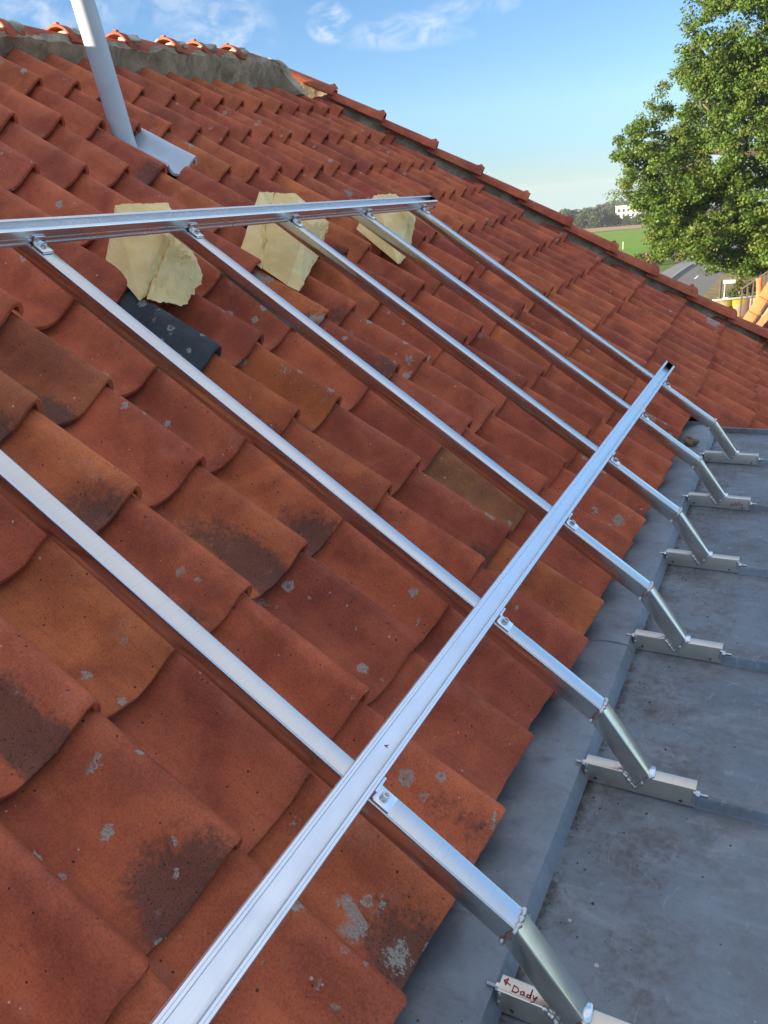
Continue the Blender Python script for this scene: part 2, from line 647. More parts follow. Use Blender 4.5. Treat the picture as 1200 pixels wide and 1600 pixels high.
VAR = [tile_mesh(100 + k) for k in range(12)]
EAVE = [tile_mesh(200 + k, amp0=1.0) for k in range(5)]         # flatter tiles along the zinc
TINTS = [(0.49, 0.118, 0.054), (0.501, 0.121, 0.055), (0.478, 0.111, 0.052), (0.432, 0.099, 0.051), (0.514, 0.131, 0.054), (0.531, 0.144, 0.055), (0.485, 0.114, 0.054), (0.456, 0.111, 0.055), (0.42, 0.101, 0.054), (0.501, 0.121, 0.055)]
TILT = RAD(6.4)


def tile_matrix(i, c, jit=True):
    p = tip(i, c)
    r = random.Random(i * 911 + c * 37 + 5)
    col = (tip(i + 1, c) - p).normalized()          # the tile lies along its column
    side = Vector((0, 1, 0))
    nrm = side.cross(col).normalized()
    if nrm.z < 0:
        nrm = -nrm
    ex = (col * cos(TILT) - nrm * sin(TILT)).normalized()
    ey = (side - ex * side.dot(ex)).normalized()
    ez = ex.cross(ey)
    if ez.z < 0:
        ez = -ez
    m = Matrix((ex, ey, ez)).transposed().to_4x4()
    if jit:
        p = p + ex * r.uniform(-.011, .011) + Vector((0, r.uniform(-.003, .003), 0)) + ez * r.uniform(-.003, .005)
        m = m @ Matrix.Rotation(RAD(r.uniform(-1.1, 1.1)), 4, 'Z') @ Matrix.Rotation(RAD(r.uniform(-.5, .5)), 4, 'Y') @ Matrix.Rotation(RAD(r.uniform(-1.2, 1.2)), 4, 'X')
    m.translation = p
    return m


# camera projection, only used to decide which tiles get their own object (the rest is joined)
CM = cam.rotation_euler.to_matrix().transposed()


def in_frame(p, margin=25):
    q = CM @ Vector(p)
    if q.z > -0.05:
        return False
    x = 600 + 1201.75 * q.x / -q.z
    y = 800 - 1201.75 * q.y / -q.z
    return -margin < x < 1200 + margin and -margin < y < 1600 + margin


cand = []
for i in range(-4, 10):
    for c in range(-14, 34):
        t_ = tip(i, c)
        if i < 0 and t_.y - .19 < DECK_END + 0.02:
            continue
        u = u_of(t_)
        if t_.y - .15 > hip_y(u) + .02:
            continue
        m = tile_matrix(i, c)
        seen = any(in_frame(m @ Vector(q)) for q in ((0, 0, 0), (0, -.2, -.03), (.3, 0, 0), (.3, -.2, -.03), (.15, -.1, -.04)))
        cand.append((seen, t_.length, i, c, m))
seen_t = sorted([k for k in cand if k[0]], key=lambda k: k[1])
single, rest = seen_t[:300], seen_t[300:] + [k for k in cand if not k[0]]

# tiles that stand out in the photo: (row, column) -> (tint, stain, lichen, label)
SPECIAL = {
    (4, 5): ((.060, .070, .082), .5, .62, 'dark slate grey replacement tile with pale lichen rosettes'),
    (0, 0): (None, .9, .66, 'tile at the eave with large pale lichen patches'),
    (0, 1): (None, 1.25, .62, 'sooty tile at the eave with a greenish white lichen patch'),
    (1, 0): (None, 1.25, .68, 'dark stained tile with a cluster of round lichens'),
    (1, 7): ((.36, .14, .062), 1.3, .5, 'mossy brown tile with a broken front edge'),
    (1, 6): (None, 1.2, .45, None),
    (3, 2): (None, 1.1, .1, None), (2, 2): (None, 1.2, .3, None), (2, 0): (None, 1.3, .2, None),
    (2, 3): (None, 1.35, .1, None), (2, 4): (None, 1.3, .0, None), (4, 2): ((.45, .135, .058), 1.3, .1, None), (4, 3): ((.44, .13, .057), 1.2, .0, None),
    (3, 6): ((.46, .115, .04), 1.2, .3, None), (3, 5): ((.45, .11, .04), 1.1, .3, None), (3, 8): (None, 1.0, .6, None), (3, 9): (None, .9, .65, None),
    (4, 8): (None, .8, .62, None), (4, 9): (None, .8, .68, None), (2, 5): (None, .6, .2, None),
}


def cut_at_hip(me, m):
    """Trim a tile along the hip line."""
    bm = bmesh.new()
    bm.from_mesh(me)
    u = u_of(m.translation) + .15
    hd = Vector((-cos(PITCH), hip_y(u + .5) - hip_y(u - .5), sin(PITCH)))
    nrm = hd.cross(NR).normalized()
    if nrm.y < 0:
        nrm = -nrm
    a = on_slope(u, hip_y(u) + .03)
    mi = m.inverted()
    bmesh.ops.bisect_plane(bm, geom=bm.verts[:] + bm.edges[:] + bm.faces[:], plane_co=mi @ a, plane_no=(mi.to_3x3() @ nrm), clear_outer=True)
    me2 = bpy.data.meshes.new('roof_tile')
    bm.to_mesh(me2)
    bm.free()
    me2.materials.append(TILE)
    return me2


hoff = Matrix.Translation(-house.location)
for (sn, d, i, c, m) in single:
    r = random.Random(i * 1003 + c * 17 + 3)
    me = VAR[r.randrange(len(VAR))] if i != 0 else EAVE[r.randrange(len(EAVE))]
    u = u_of(m.translation)
    if (i, c) == (7, 10):
        continue                      # replaced by the pipe's sheet
    if m.translation.y + .03 > hip_y(u + .38) + .03:
        me = cut_at_hip(me, m)
        if len(me.polygons) < 4:
            continue
    o = link('roof_tile', me, house)
    o.matrix_local = hoff @ m
    t = r.choice(TINTS)
    k = r.uniform(.92, 1.12)
    stain = r.choice((0, 0, .15, .3, .45, .65, .95)) * (0.75 if d > 3.6 else 1.0)
    lich = max(0.0, r.choice((0, 0, 0, .1, .2, .35, .5)) + r.uniform(-.05, .1))
    lab = None
    if (i, c) in SPECIAL:
        tt, stain, lich, lab = SPECIAL[(i, c)]
        if tt:
            t, k = tt, 1.0
    o.color = (t[0] * k, t[1] * k, t[2] * k, stain)
    o['lichen'] = float(lich)
    if lab:
        o['label'] = lab

# everything else of the field: one joined part
LOW = [tile_mesh(300 + k, 3) for k in range(3)]
V, F = [], []
for n_, (sn, d, i, c, m) in enumerate(rest):
    me = LOW[n_ % 3]
    u = u_of(m.translation)
    if m.translation.y + .03 > hip_y(u + .38) + .03:
        me = cut_at_hip(LOW[n_ % 3], m)
    b = len(V)
    V += [tuple(m @ vv.co) for vv in me.vertices]
    F += [tuple(b + q for q in p.vertices) for p in me.polygons]
o = world_child('roof_tiles', pydata('roof_tiles', V, F, TILE, 38), house)
o['kind'] = 'stuff'
o.color = (.42, .09, .035, .5)
o['lichen'] = .15

# underlay below the tiles, back slope and hip end, walls
RIDGE_X, RIDGE_Z = -3.17, .86


V, F = [], []
ul = [.02, .5, 1.0, 1.5, 2.0, 2.5, 3.0, 3.5]
for u in ul:
    V += [on_slope(u, -2.6, -.21), on_slope(u, hip_y(u) + .05, -.21)]
F = [(2 * k, 2 * k + 1, 2 * k + 3, 2 * k + 2) for k in range(len(ul) - 1)]
b_ = len(V)
V += [on_slope(.02, 4.05, -.21), on_slope(-1.5, 4.05, -.21), on_slope(-1.5, hip_y(-1.5), -.21), on_slope(.02, hip_y(0.02) + .05, -.21)]
F.append((b_, b_ + 1, b_ + 2, b_ + 3))
world_child('roof_underlay', pydata('roof_underlay', V, F, UNDER), house)  # dark sheet put in below the tiles against light leaks
CLAYFLAT = simple('plain_clay', (.30, .10, .05), .85, 0, 6, .3, .4)
rx, rz = -3.2, .80
e_far = on_slope(-1.5, hip_y(-1.5), -.15)
top_far = on_slope(3.5, hip_y(3.5) + .05, -.15)
v = [on_slope(3.5, -2.6, -.15), top_far, (-7.0, 9.2, -2.1), (-7.0, -2.6, -2.1)]
world_child('back_slope', pydata('back_slope', v, [(0, 1, 2, 3)], CLAYFLAT), house)
v = [e_far, (-7.0, 9.2, -2.1), top_far]
world_child('hip_slope', pydata('hip_slope', v, [(0, 1, 2)], CLAYFLAT), house)
bm = bmesh.new()
bm_box(bm, (-6.8, -2.5, -7.0), (.2, 7.7, -2.15))
WALLM = simple('house_render', (.55, .5, .42), .9, 0, 2, .1, .2)
world_child('wall', mesh_from_bm('wall', bm, WALLM), house)
bm = bmesh.new()
bm_box(bm, (-.25, -2.5, -2.3), (1.55, DECK_END - .02, DECK_Z - .03))
world_child('dormer_wall', mesh_from_bm('dormer_wall', bm, WALLM), house)


# ---- ridge and hip: mortar and half-round cap tiles
def cap_mesh(L=.43, r0=.112, r1=.092, seed=0, span=78, name='ridge_tile'):
    r = random.Random(seed)
    T = .013
    n = 14
    xs = [0, .006, .05, .052, .15, .28, L]
    def rad(x):
        base = r0 + (r1 - r0) * x / L
        return base + (.007 if x <= .05 else 0)
    v, f = [], []
    ph = r.uniform(0, 50)
    for s, sh in ((0, 0), (1, -T)):
        for ix, x in enumerate(xs):
            for j in range(n + 1):
                a = RAD(-span + 2 * span * j / n)
                rr = rad(x) + sh + .0016 * mnoise.noise(Vector((x * 8, a * 2, ph))) - (.004 if ix == 0 and s == 0 else 0)
                v.append((x + .003 * mnoise.noise(Vector((a * 3, ph, 2))), rr * sin(a), rr * cos(a) - r0))
    m = n + 1
    nb = len(xs) * m
    for i in range(len(xs) - 1):
        for j in range(n):
            a = i * m + j
            f.append((a, a + 1, a + m + 1, a + m))
            f.append((nb + a, nb + a + m, nb + a + m + 1, nb + a + 1))
        for j in (0, n):
            a = i * m + j
            f.append((a, a + m, nb + a + m, nb + a))
    for j in range(n):
        f.append((j, nb + j, nb + j + 1, j + 1))
        a = (len(xs) - 1) * m + j
        f.append((a, a + 1, nb + a + 1, nb + a))
    # holding nub on the collar
    b = len(v)
    w, hh = .013, .010
    for zz, k in ((-.012, 1.25), (hh, .75)):
        for sx, sy in ((-1, -1), (1, -1), (1, 1), (-1, 1)):
            v.append((.030 + sx * .012 * k, sy * w * k, .007 + zz))
    f += [(b + 4, b + 5, b + 6, b + 7)] + [(b + q, b + (q + 1) % 4, b + 4 + (q + 1) % 4, b + 4 + q) for q in range(4)]
    return pydata(name, v, f, TILE, 35)


CAPS = [cap_mesh(seed=k) for k in range(4)]


def place_cap(name, p, d, up, me, seed):
    """Cap whose collar sits at p and whose body runs along d."""
    ex = d.normalized()
    ez = (up - ex * up.dot(ex)).normalized()
    ey = ez.cross(ex)
    m = Matrix((ex, ey, ez)).transposed().to_4x4()
    r = random.Random(seed)
    m = m @ Matrix.Rotation(RAD(r.uniform(-2, 2)), 4, 'X') @ Matrix.Rotation(RAD(r.uniform(-1.2, 1.2)), 4, 'Z')
    m.translation = p
    o = link(name, me, house)
    o.matrix_local = hoff @ m
    t = r.choice(TINTS[:4])
    o.color = (t[0] * r.uniform(.8, 1.05), t[1] * .95, t[2] * .95, r.choice((.2, .5, .8)))
    o['lichen'] = r.uniform(0, .3)
    return o


def ridge_top(y):
    return min(.928 + .056 * (y - 2.82), 1.036)


RTX = -3.36
RY = [1.3, 1.68, 2.06, 2.44, 2.81, 3.175, 3.58, 3.95, 4.22, 4.54]
for k, y in enumerate(RY):
    y2 = RY[k + 1] if k + 1 < len(RY) else 5.02
    p = Vector((RTX + rng.uniform(-.006, .006), y, ridge_top(y) + .012))
    q = Vector((RTX, y2 + .05, ridge_top(y2 + .05) - .002))
    place_cap('ridge_tile', p, (q - p), Vector((0, 0, 1)), CAPS[k % 4], 50 + k)

# mortar bed under the ridge caps
def mortar_strip(name, path_fn, n, m, seed, mat=MORTAR, amp=.014):
    """Rough strip: path_fn(s, t) with s along and t across."""
    V, F = [], []
    for i in range(n + 1):
        for j in range(m + 1):
            p = path_fn(i / n, j / m)
            k = fbm((p.x * 1.0 + seed, p.y, p.z), 9, 5) * amp + fbm((p.x + seed, p.y, p.z), 34, 3) * amp * .45
            edge = 1 if 0 < j < m else .4
            V.append(p + (NR * .8 + Vector((.3, -.2, .3))) * k * edge)
    for i in range(n):
        for j in range(m):
            a = i * (m + 1) + j
            F.append((a, a + 1, a + m + 2, a + m + 1))
    me = pydata(name, V, F, mat, 50)
    return me


def ridge_bed(s, t):
    y = 1.2 + (5.06 - 1.2) * s
    zt = ridge_top(y) - .05
    a = Vector((RTX + .088, y, zt))
    b = Vector((RTX + .108, y, zt - .03))
    lo = on_slope(3.48, y, -.09)
    pts = [Vector((RTX - .34, y, zt - .42)), Vector((RTX - .11, y, zt - .06)), Vector((RTX, y, zt + .0)), a, b, lo]
    tt = t * 5
    k = min(int(tt), 4)
    return pts[k].lerp(pts[k + 1], tt - k)


world_child('ridge_mortar', mortar_strip('ridge_mortar', ridge_bed, 150, 20, 3.0), house)
# squared mortar end of the ridge
bm = bmesh.new()
zt = ridge_top(5.06)
bm_prism(bm, [(RTX - .10, zt - .12), (RTX - .05, zt - .03), (RTX + .02, zt - .02), (RTX + .09, zt - .06), (RTX + .13, zt - .14), (RTX + .24, zt - .26), (RTX - .1, zt - .30)], 5.0, 5.10)
bmesh.ops.subdivide_edges(bm, edges=bm.edges[:], cuts=4, use_grid_fill=True)
for v_ in bm.verts:
    v_.co += Vector((fbm(v_.co, 12), fbm(v_.co + Vector((5, 0, 0)), 12), fbm(v_.co + Vector((0, 5, 0)), 12))) * .012
world_child('ridge_end_mortar', mesh_from_bm('ridge_end_mortar', bm, MORTAR, 40), house)
# pale pointing lumps at the cap joints
for k, y in enumerate(RY[2:]):
    bm = bmesh.new()
    bmesh.ops.create_icosphere(bm, subdivisions=3, radius=1.0)
    for v_ in bm.verts:
        q = v_.co.copy()
        v_.co = Vector((q.x * .075, q.y * .05, q.z * .028)) * (1 + .35 * fbm(q + Vector((k, 0, 0)), 1.7))
        v_.co += Vector((RTX + .035, y + .075, ridge_top(y) - .026))
    o = world_child('mortar_lump', mesh_from_bm('mortar_lump', bm, PALEMORTAR, 60), house)

# hip
HD = Vector((cos(PITCH), 0.577, -sin(PITCH)))         # down the hip, in roof coordinates
HD_n = HD.normalized()
u_bot = -1.3


def hip_pt(u, off=0.0, dy=0.0):
    p = on_slope(u, hip_y(u) + dy, off)
    # the slope rises a little towards the upper end of the hip
    return p


HUP = (NR + Vector((0, .55, .1))).normalized()


def hip_bed(s, t):
    u = 3.62 + (u_bot - 3.62) * s
    pts = [hip_pt(u, -.10, -.06), hip_pt(u, -.035, -.025), hip_pt(u, .020, .008), hip_pt(u, .034, .06), hip_pt(u, .02, .12), hip_pt(u, -.26, .34)]
    tt = t * 5
    k = min(int(tt), 4)
    return pts[k].lerp(pts[k + 1], tt - k)


world_child('hip_mortar', mortar_strip('hip_mortar', hip_bed, 240, 15, 7.0, amp=.011), house)
HU = [3.66, 3.292, 2.916, 2.50, 2.13, 1.755, 1.396, 1.03, .702, .381, .05, -.29, -.63, -.97]
for k in range(1, len(HU)):
    u = HU[k]
    # collar at the lower end, body running up the hip
    p = hip_pt(u + .05, .074, .068)
    q = hip_pt(HU[k - 1] - .02, .060, .068)
    place_cap('hip_tile', p, (q - p), HUP, CAPS[k % 4], 90 + k)

# ---- zinc: flat dormer roof, raised strip under the tile edge, standing seams
Y_ARM = [.7639 + S_ * k for k in range(6)]
bm = bmesh.new()
n = 40
zx0, zx1 = -.298, 1.6
bm_box(bm, (zx0 + .002, -1.2, DECK_Z - .02), (zx1, DECK_END, DECK_Z))
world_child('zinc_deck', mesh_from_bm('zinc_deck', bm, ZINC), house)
# far upstand
bm = bmesh.new()
bm_box(bm, (zx0 - .06, DECK_END - .002, DECK_Z - .12), (zx1, DECK_END + .016, DECK_Z + .024), .003)
world_child('edge_upstand', mesh_from_bm('edge_upstand', bm, ZINC, 40), house)


def strip_piece(y0, y1, lift=0.0):
    prof = [(-.2885, DECK_Z - .004), (-.2905, DECK_Z + .003), (-.3060, DECK_Z + .0295), (-.322, DECK_Z + .0312), (-.34, DECK_Z + .0318), (-.375, DECK_Z + .0306), (-.40, DECK_Z + .026), (-.48, DECK_Z + .006), (-.62, DECK_Z + .0)]
    V, F = [], []
    ny = max(2, int((y1 - y0) / .06))
    for i in range(ny + 1):
        y = y0 + (y1 - y0) * i / ny
        for j, (x, z) in enumerate(prof):
            w = .0022 * mnoise.noise(Vector((x * 6, y * 3.0, 1.0))) if j > 1 else 0
            wx = .0022 * mnoise.noise(Vector((y * 2.3, 4.0, 0)))
            V.append((x + wx + (0.0006 if lift else 0) * 0, y, z + w + lift))
    m = len(prof)
    for i in range(ny):
        for j in range(m - 1):
            a = i * m + j
            F.append((a, a + 1, a + m + 1, a + m))
    # end face gives the sheet its thickness
    b = len(V)
    for j in range(m):
        x, y, z = V[j]
        V.append((x, y, z - .004))
    for j in range(m - 1):
        F.append((j, b + j, b + j + 1, j + 1))
    return V, F


for y0, y1, lift in ((-1.2, 1.845, 0.0), (1.83, DECK_END, .003)):
    V, F = strip_piece(y0, y1, lift)
    o = world_child('zinc_strip', pydata('zinc_strip', V, F, ZINC_STRIP, 26), house)
# turned-up end of the strip at the far side
bm = bmesh.new()
bm_prism(bm, [(-.60, DECK_Z - .12), (-.289, DECK_Z - .12), (-.289, DECK_Z - .002), (-.3048, DECK_Z + .033), (-.345, DECK_Z + .040), (-.375, DECK_Z + .046), (-.60, DECK_Z + .05)], DECK_END - .001, DECK_END + .004)
world_child('strip_end', mesh_from_bm('strip_end', bm, ZINC_STRIP), house)
for k, y in enumerate([-.336, .214] + Y_ARM):
    bm = bmesh.new()
    yc = y + .015
    poly = [(-.0125, 0), (-.0085, .006), (-.0065, .018), (-.003, .023), (.004, .023), (.0075, .018), (.009, .006), (.0125, 0)]
    rings = []
    for x in [zx0 + .006, -.1, .0, .2, .5, 1.0, 1.58]:
        w = .0025 * mnoise.noise(Vector((x * 3, y, 0)))
        rings.append([bm.verts.new((x, yc + a + w, DECK_Z - .001 + b)) for a, b in poly])
    for a, b in zip(rings, rings[1:]):
        for j in range(len(poly) - 1):
            bm.faces.new((a[j], a[j + 1], b[j + 1], b[j]))
    bm.faces.new(rings[0])
    bm.faces.new(rings[-1][::-1])
    world_child('standing_seam', mesh_from_bm('standing_seam', bm, ZINC, 35), house)

# ================================================================== MOUNTING ARMS
R_DIR = Vector((.8151, 0, -.5793))      # down along the arm
N_DIR = Vector((.5793, 0, .8151))       # away from the roof
T_UP = Vector((-1.6018, 0, -.0131))     # where the upper profile's lower edge sits on the arm
P_LOW = Vector((-.491, 0, -.8069))
B_TOP = Vector((-.2628, 0, -.9647))
B_BOT = Vector((-.288, 0, -.9975))
L_END = Vector((-.1665, 0, -1.0978))
V_END = Vector((-.193, 0, -1.1355))
L_DIR = (L_END - B_TOP).normalized()
AW = .040


def bev_prism(bm, poly, y0, y1, r=.0045, seg=3):
    """Hollow-section look: prism along y whose end edges (the tube's long edges) are rounded."""
    a, b = bm_prism(bm, poly, y0, y1)
    es = []
    n_ = len(poly)
    for i in range(n_):
        for ring in (a, b):
            e = bm.edges.get((ring[i], ring[(i + 1) % n_]))
            es.append((i, e))
    return es


def tube_member(poly, y0, y1, long_idx, r=.0045):
    bm = bmesh.new()
    es = bev_prism(bm, poly, y0, y1)
    sel = [e for i, e in es if i in long_idx]
    bmesh.ops.bevel(bm, geom=sel, offset=r, segments=3, affect='EDGES', profile=.5)
    return bm


def xz(p): return (p.x, p.z)


def bead(pts, r=.0042, seed=0, step=.0028):
    """Lumpy weld bead along a polyline."""
    P = [Vector(p) for p in pts]
    out = []
    for a, b in zip(P, P[1:]):
        k = max(2, int((b - a).length / step))
        out += [a.lerp(b, q / k) for q in range(k)]
    out.append(P[-1])
    rr = random.Random(seed)
    rad = []
    for q in range(len(out)):
        rad.append(r * (1.0 + .22 * sin(q * 1.3 + rr.uniform(-.6, .6)) + rr.uniform(-.28, .28)) * (1 if 0 < q < len(out) - 1 else .5))
        out[q] = out[q] + Vector((rr.uniform(-1, 1), rr.uniform(-.4, .4), rr.uniform(-1, 1))) * r * .22
    bm = bmesh.new()
    bm_tube(bm, out, rad, 8)
    return bm


rail_top_end = T_UP - R_DIR * .105
# meshes built in arm-local coordinates: y = 0 is the front face, x and z as in the world
poly_rail = [xz(rail_top_end), xz(B_TOP), xz(B_BOT), xz(rail_top_end - N_DIR * .0418)]
bm = tube_member(poly_rail, 0, AW, (0, 2))
ME_RAIL = mesh_from_bm('rail', bm, STEEL, 30)
poly_leg = [xz(B_TOP), xz(L_END), xz(V_END), xz(B_BOT)]
bm = tube_member(poly_leg, 0.0, AW, (0, 2))
ME_LEG = mesh_from_bm('leg', bm, STEEL_LEG, 30)
FX0, FX1, FZ0, FZ1, FW = -.296, -.079, DECK_Z + .003, -1.1047, .031
bm = bmesh.new()
bm_box(bm, (FX0, .0012, FZ0), (FX1, FW, FZ1))
es = [e for e in bm.edges if abs(e.verts[0].co.z - FZ1) < 1e-5 and abs(e.verts[1].co.z - FZ1) < 1e-5 and abs(e.verts[0].co.y - e.verts[1].co.y) < 1e-5]
bmesh.ops.bevel(bm, geom=es, offset=.003, segments=3, affect='EDGES', profile=.5)
STEEL_FOOT = make_metal('sawn_stainless', (0.74, 0.67, 0.57), 0.36, dirt=0.1)
foot_me0 = mesh_from_bm('foot', bm, STEEL_FOOT, 30)
# two drilled holes in the front face
tmp = bpy.data.objects.new('foot_tmp', foot_me0)
COL.objects.link(tmp)
bmc = bmesh.new()
for hx, hz, hr in ((FX0 + .022, -1.139, .0037), (FX1 - .026, -1.142, .0037)):
    mtx = Matrix.Translation((hx, 0, hz)) @ Matrix.Rotation(pi / 2, 4, 'X')
    bmesh.ops.create_cone(bmc, cap_ends=True, segments=18, radius1=hr, radius2=hr, depth=.018, matrix=mtx)
cut_me = mesh_from_bm('cut_tmp', bmc, HOLE)
cut = bpy.data.objects.new('cut_tmp', cut_me)
COL.objects.link(cut)
md = tmp.modifiers.new('b', 'BOOLEAN')
md.operation = 'DIFFERENCE'
md.object = cut
md.solver = 'EXACT'
dg = bpy.context.evaluated_depsgraph_get()
ME_FOOT = bpy.data.meshes.new_from_object(tmp.evaluated_get(dg))
ME_FOOT.name = 'foot'
for p in ME_FOOT.polygons:
    p.use_smooth = True
ME_FOOT.set_sharp_from_angle(angle=RAD(30))
bpy.data.objects.remove(tmp)
bpy.data.objects.remove(cut)

# weld beads
W1 = bead([(B_BOT.x, -.001, B_BOT.z), (B_TOP.x - .003, -.001, B_TOP.z - .004), (B_TOP.x, .004, B_TOP.z), (B_TOP.x, AW - .004, B_TOP.z), (B_TOP.x - .003, AW, B_TOP.z - .004)], .0043, 1)
ME_W1 = mesh_from_bm('weld_bead', W1, WELD, 60)
W2 = bead([(-.2245, -.0005, FZ1 + .001), (-.2215, -.001, -1.1015), (V_END.x - .002, -.001, V_END.z + .001), (V_END.x + .002, -.001, V_END.z + .0005), (L_END.x, -.001, L_END.z - .004), (L_END.x + .004, .004, FZ1 + .001), (L_END.x + .005, FW - .004, FZ1 + .002)], .0038, 2)
ME_W2 = mesh_from_bm('weld_bead', W2, WELD, 60)
W3 = bead([(FX0 + .004, 0, FZ1 - .003), (FX0 + .003, 0, FZ0 + .018)], .003, 3)
W3b = bead([(FX1 - .003, 0, FZ1 - .004), (FX1 - .003, 0, FZ0 + .012)], .003, 4)
ME_W3 = mesh_from_bm('weld_bead', W3, WELD, 60)
ME_W4 = mesh_from_bm('weld_bead', W3b, WELD, 60)
# melted shiny patch on the leg's lower weld
bm = bmesh.new()
bmesh.ops.create_icosphere(bm, subdivisions=3, radius=1)
for v_ in bm.verts:
    q = v_.co.copy()
    v_.co = Vector((q.x * .010, q.y * .0165, q.z * .0075)) * (1 + .25 * fbm(q, 1.6))
    v_.co += Vector((L_END.x + .0015, .018, FZ1 + .003))
ME_W5 = mesh_from_bm('weld_bead', bm, ALU, 60)


def hexbolt(rod_r=.003, rod_l=.022, nut_r=.0062, nut_w=.006):
    """Threaded rod along +x with a hex nut at its root."""
    bm = bmesh.new()
    mt = Matrix.Rotation(pi / 2, 4, 'Y')
    bmesh.ops.create_cone(bm, cap_ends=True, segments=6, radius1=nut_r, radius2=nut_r, depth=nut_w, matrix=Matrix.Translation((nut_w / 2 + .001, 0, 0)) @ mt)
    bmesh.ops.create_cone(bm, cap_ends=True, segments=16, radius1=nut_r * 1.25, radius2=nut_r * 1.25, depth=.0014, matrix=Matrix.Translation((.0006, 0, 0)) @ mt)
    k = 16
    pts = [(q * rod_l / k, 0, 0) for q in range(k + 1)]
    bm_tube(bm, pts, [rod_r * (1 if q % 2 else .82) for q in range(k + 1)], 10)
    return mesh_from_bm('bolt', bm, BOLT, 30)


ME_BOLT = hexbolt()


def capscrew():
    bm = bmesh.new()
    bmesh.ops.create_cone(bm, cap_ends=True, segments=20, radius1=.0085, radius2=.0085, depth=.0012, matrix=Matrix.Translation((0, 0, .0006)))
    # hollow socket head
    n_ = 20
    prof = [(.0064, .0012), (.0064, .0085), (.0060, .0090), (.0036, .0090), (.0036, .0042), (.0001, .0042)]
    rings = [[bm.verts.new((r * cos(2 * pi * k / n_), r * sin(2 * pi * k / n_), z)) for k in range(n_)] for r, z in prof]
    for a, b in zip(rings, rings[1:]):
        for k in range(n_):
            bm.faces.new((a[k], a[(k + 1) % n_], b[(k + 1) % n_], b[k]))
    return mesh_from_bm('screw', bm, BOLT, 35)


ME_SCREW = capscrew()


def clamp_mesh():
    """L-shaped clamp: x' along the arm (down), y' along the profile, z' away from the roof."""
    bm = bmesh.new()
    bm_box(bm, (-.002, -.016, .0), (.031, .016, .0065), .0012)
    bm_box(bm, (-.0055, -.016, .0045), (-.0012, .016, .0245), .0008)
    bm_box(bm, (-.0015, -.0158, .0058), (.001, .0158, .0090), .0006)
    return mesh_from_bm('clamp', bm, ALU, 30)


ME_CLAMP = clamp_mesh()
CL_ROT = Matrix((R_DIR, Vector((0, 1, 0)), N_DIR)).transposed().to_4x4()


def strokes(name, lines, origin, ex, ey, nrm, w, parent):
    """Handwriting: each line a list of 2-D points; flat ribbons lying on a surface."""
    V, F = [], []
    for ln in lines:
        P = [origin + ex * a + ey * b + nrm * .0006 for a, b in ln]
        for a, b in zip(P, P[1:]):
            d = (b - a).normalized()
            s = nrm.cross(d) * w * .5
            e = d * w * .3
            k = len(V)
            V += [a - s - e, a + s - e, b + s + e, b - s + e]
            F.append((k, k + 1, k + 2, k + 3))
    return world_child(name, pydata(name, V, F, REDINK), parent)


ARM_LABELS = [
    'stainless steel mounting arm nearest the camera, red handwriting on top of its foot',
    'second stainless steel mounting arm from the camera, crossing above the dark grey tile',
    'third stainless steel mounting arm from the camera, its upper end beside the left foam block',
    'fourth stainless steel mounting arm from the camera, its upper end on the middle foam block',
    'fifth stainless steel mounting arm from the camera, red scribble on the side of its foot',
    'farthest stainless steel mounting arm, standing beside the end edge of the zinc roof',
]
ARMS = []
for k, y in enumerate(Y_ARM):
    a = empty('mounting_arm', (FX0, y, DECK_Z), ARM_LABELS[k], 'bracket', 'stainless mounting arms over the tiled roof')
    off = Vector((-FX0, 0, -DECK_Z))
    def put(name, me, par=None, loc=None, rot=None):
        o = link(name, me, par or a)
        if par is None:
            o.location = off
        return o
    put('rail', ME_RAIL)
    put('leg', ME_LEG)
    foot = put('foot', ME_FOOT)
    for me in (ME_W1, ME_W2, ME_W5):
        put('weld_bead', me)
    for me in (ME_W3, ME_W4):
        o = link('weld_bead', me, foot)
    o = link('bolt', ME_BOLT, foot, (FX1, .0155, -1.127))
    o = link('bolt', ME_BOLT, foot, (FX0, .0155, -1.118), (0, 0, pi))
    # clamps on the arm, below each profile
    for base in (P_LOW, T_UP):
        c = link('clamp', ME_CLAMP, a)
        m = CL_ROT.copy()
        m.translation = off + base + N_DIR * .0005 + Vector((0, AW / 2 - .002, 0)) + R_DIR * .0065
        c.matrix_local = m
        link('screw', ME_SCREW, c, (.013, 0, .0065))
    ARMS.append((a, foot))

# red marker on the feet
X, Yv, Z = Vector((1, 0, 0)), Vector((0, 1, 0)), Vector((0, 0, 1))
a0, f0 = ARMS[0]
o0 = Vector((FX0 + .004, Y_ARM[0] + .004, FZ1))
DADY = [[(.012, .012), (.001, .016)], [(.001, .016), (.006, .021)], [(.001, .016), (.005, .010)], [(.005, .010), (.006, .021)],
        [(.017, .004), (.017, .014)], [(.017, .014), (.024, .012), (.026, .008), (.023, .004), (.017, .004)],
        [(.033, .010), (.029, .008), (.030, .004), (.034, .005), (.034, .010), (.036, .004)],
        [(.044, .008), (.040, .008), (.039, .004), (.044, .004), (.0445, .018), (.045, .004)],
        [(.048, .010), (.050, .005), (.054, .010)], [(.054, .010), (.051, .000), (.047, -.002)]]
strokes('marker_writing', DADY, o0, X, Yv, Z, .0016, f0)
a4, f4 = ARMS[4]
SCR = [[(.0, .004), (.006, .010), (.010, .004), (.005, .002), (.0, .006)], [(.013, .002), (.017, .014), (.020, .003)], [(.015, .008), (.024, .011)],
       [(.022, .003), (.028, .017), (.033, .014), (.030, .005), (.026, .004)], [(.033, .004), (.040, .012), (.041, .004)]]
strokes('marker_writing', SCR, Vector((FX1 - .066, Y_ARM[4] + .0008, FZ0 + .012)), X, Z, Vector((0, -1, 0)), .0017, f4)

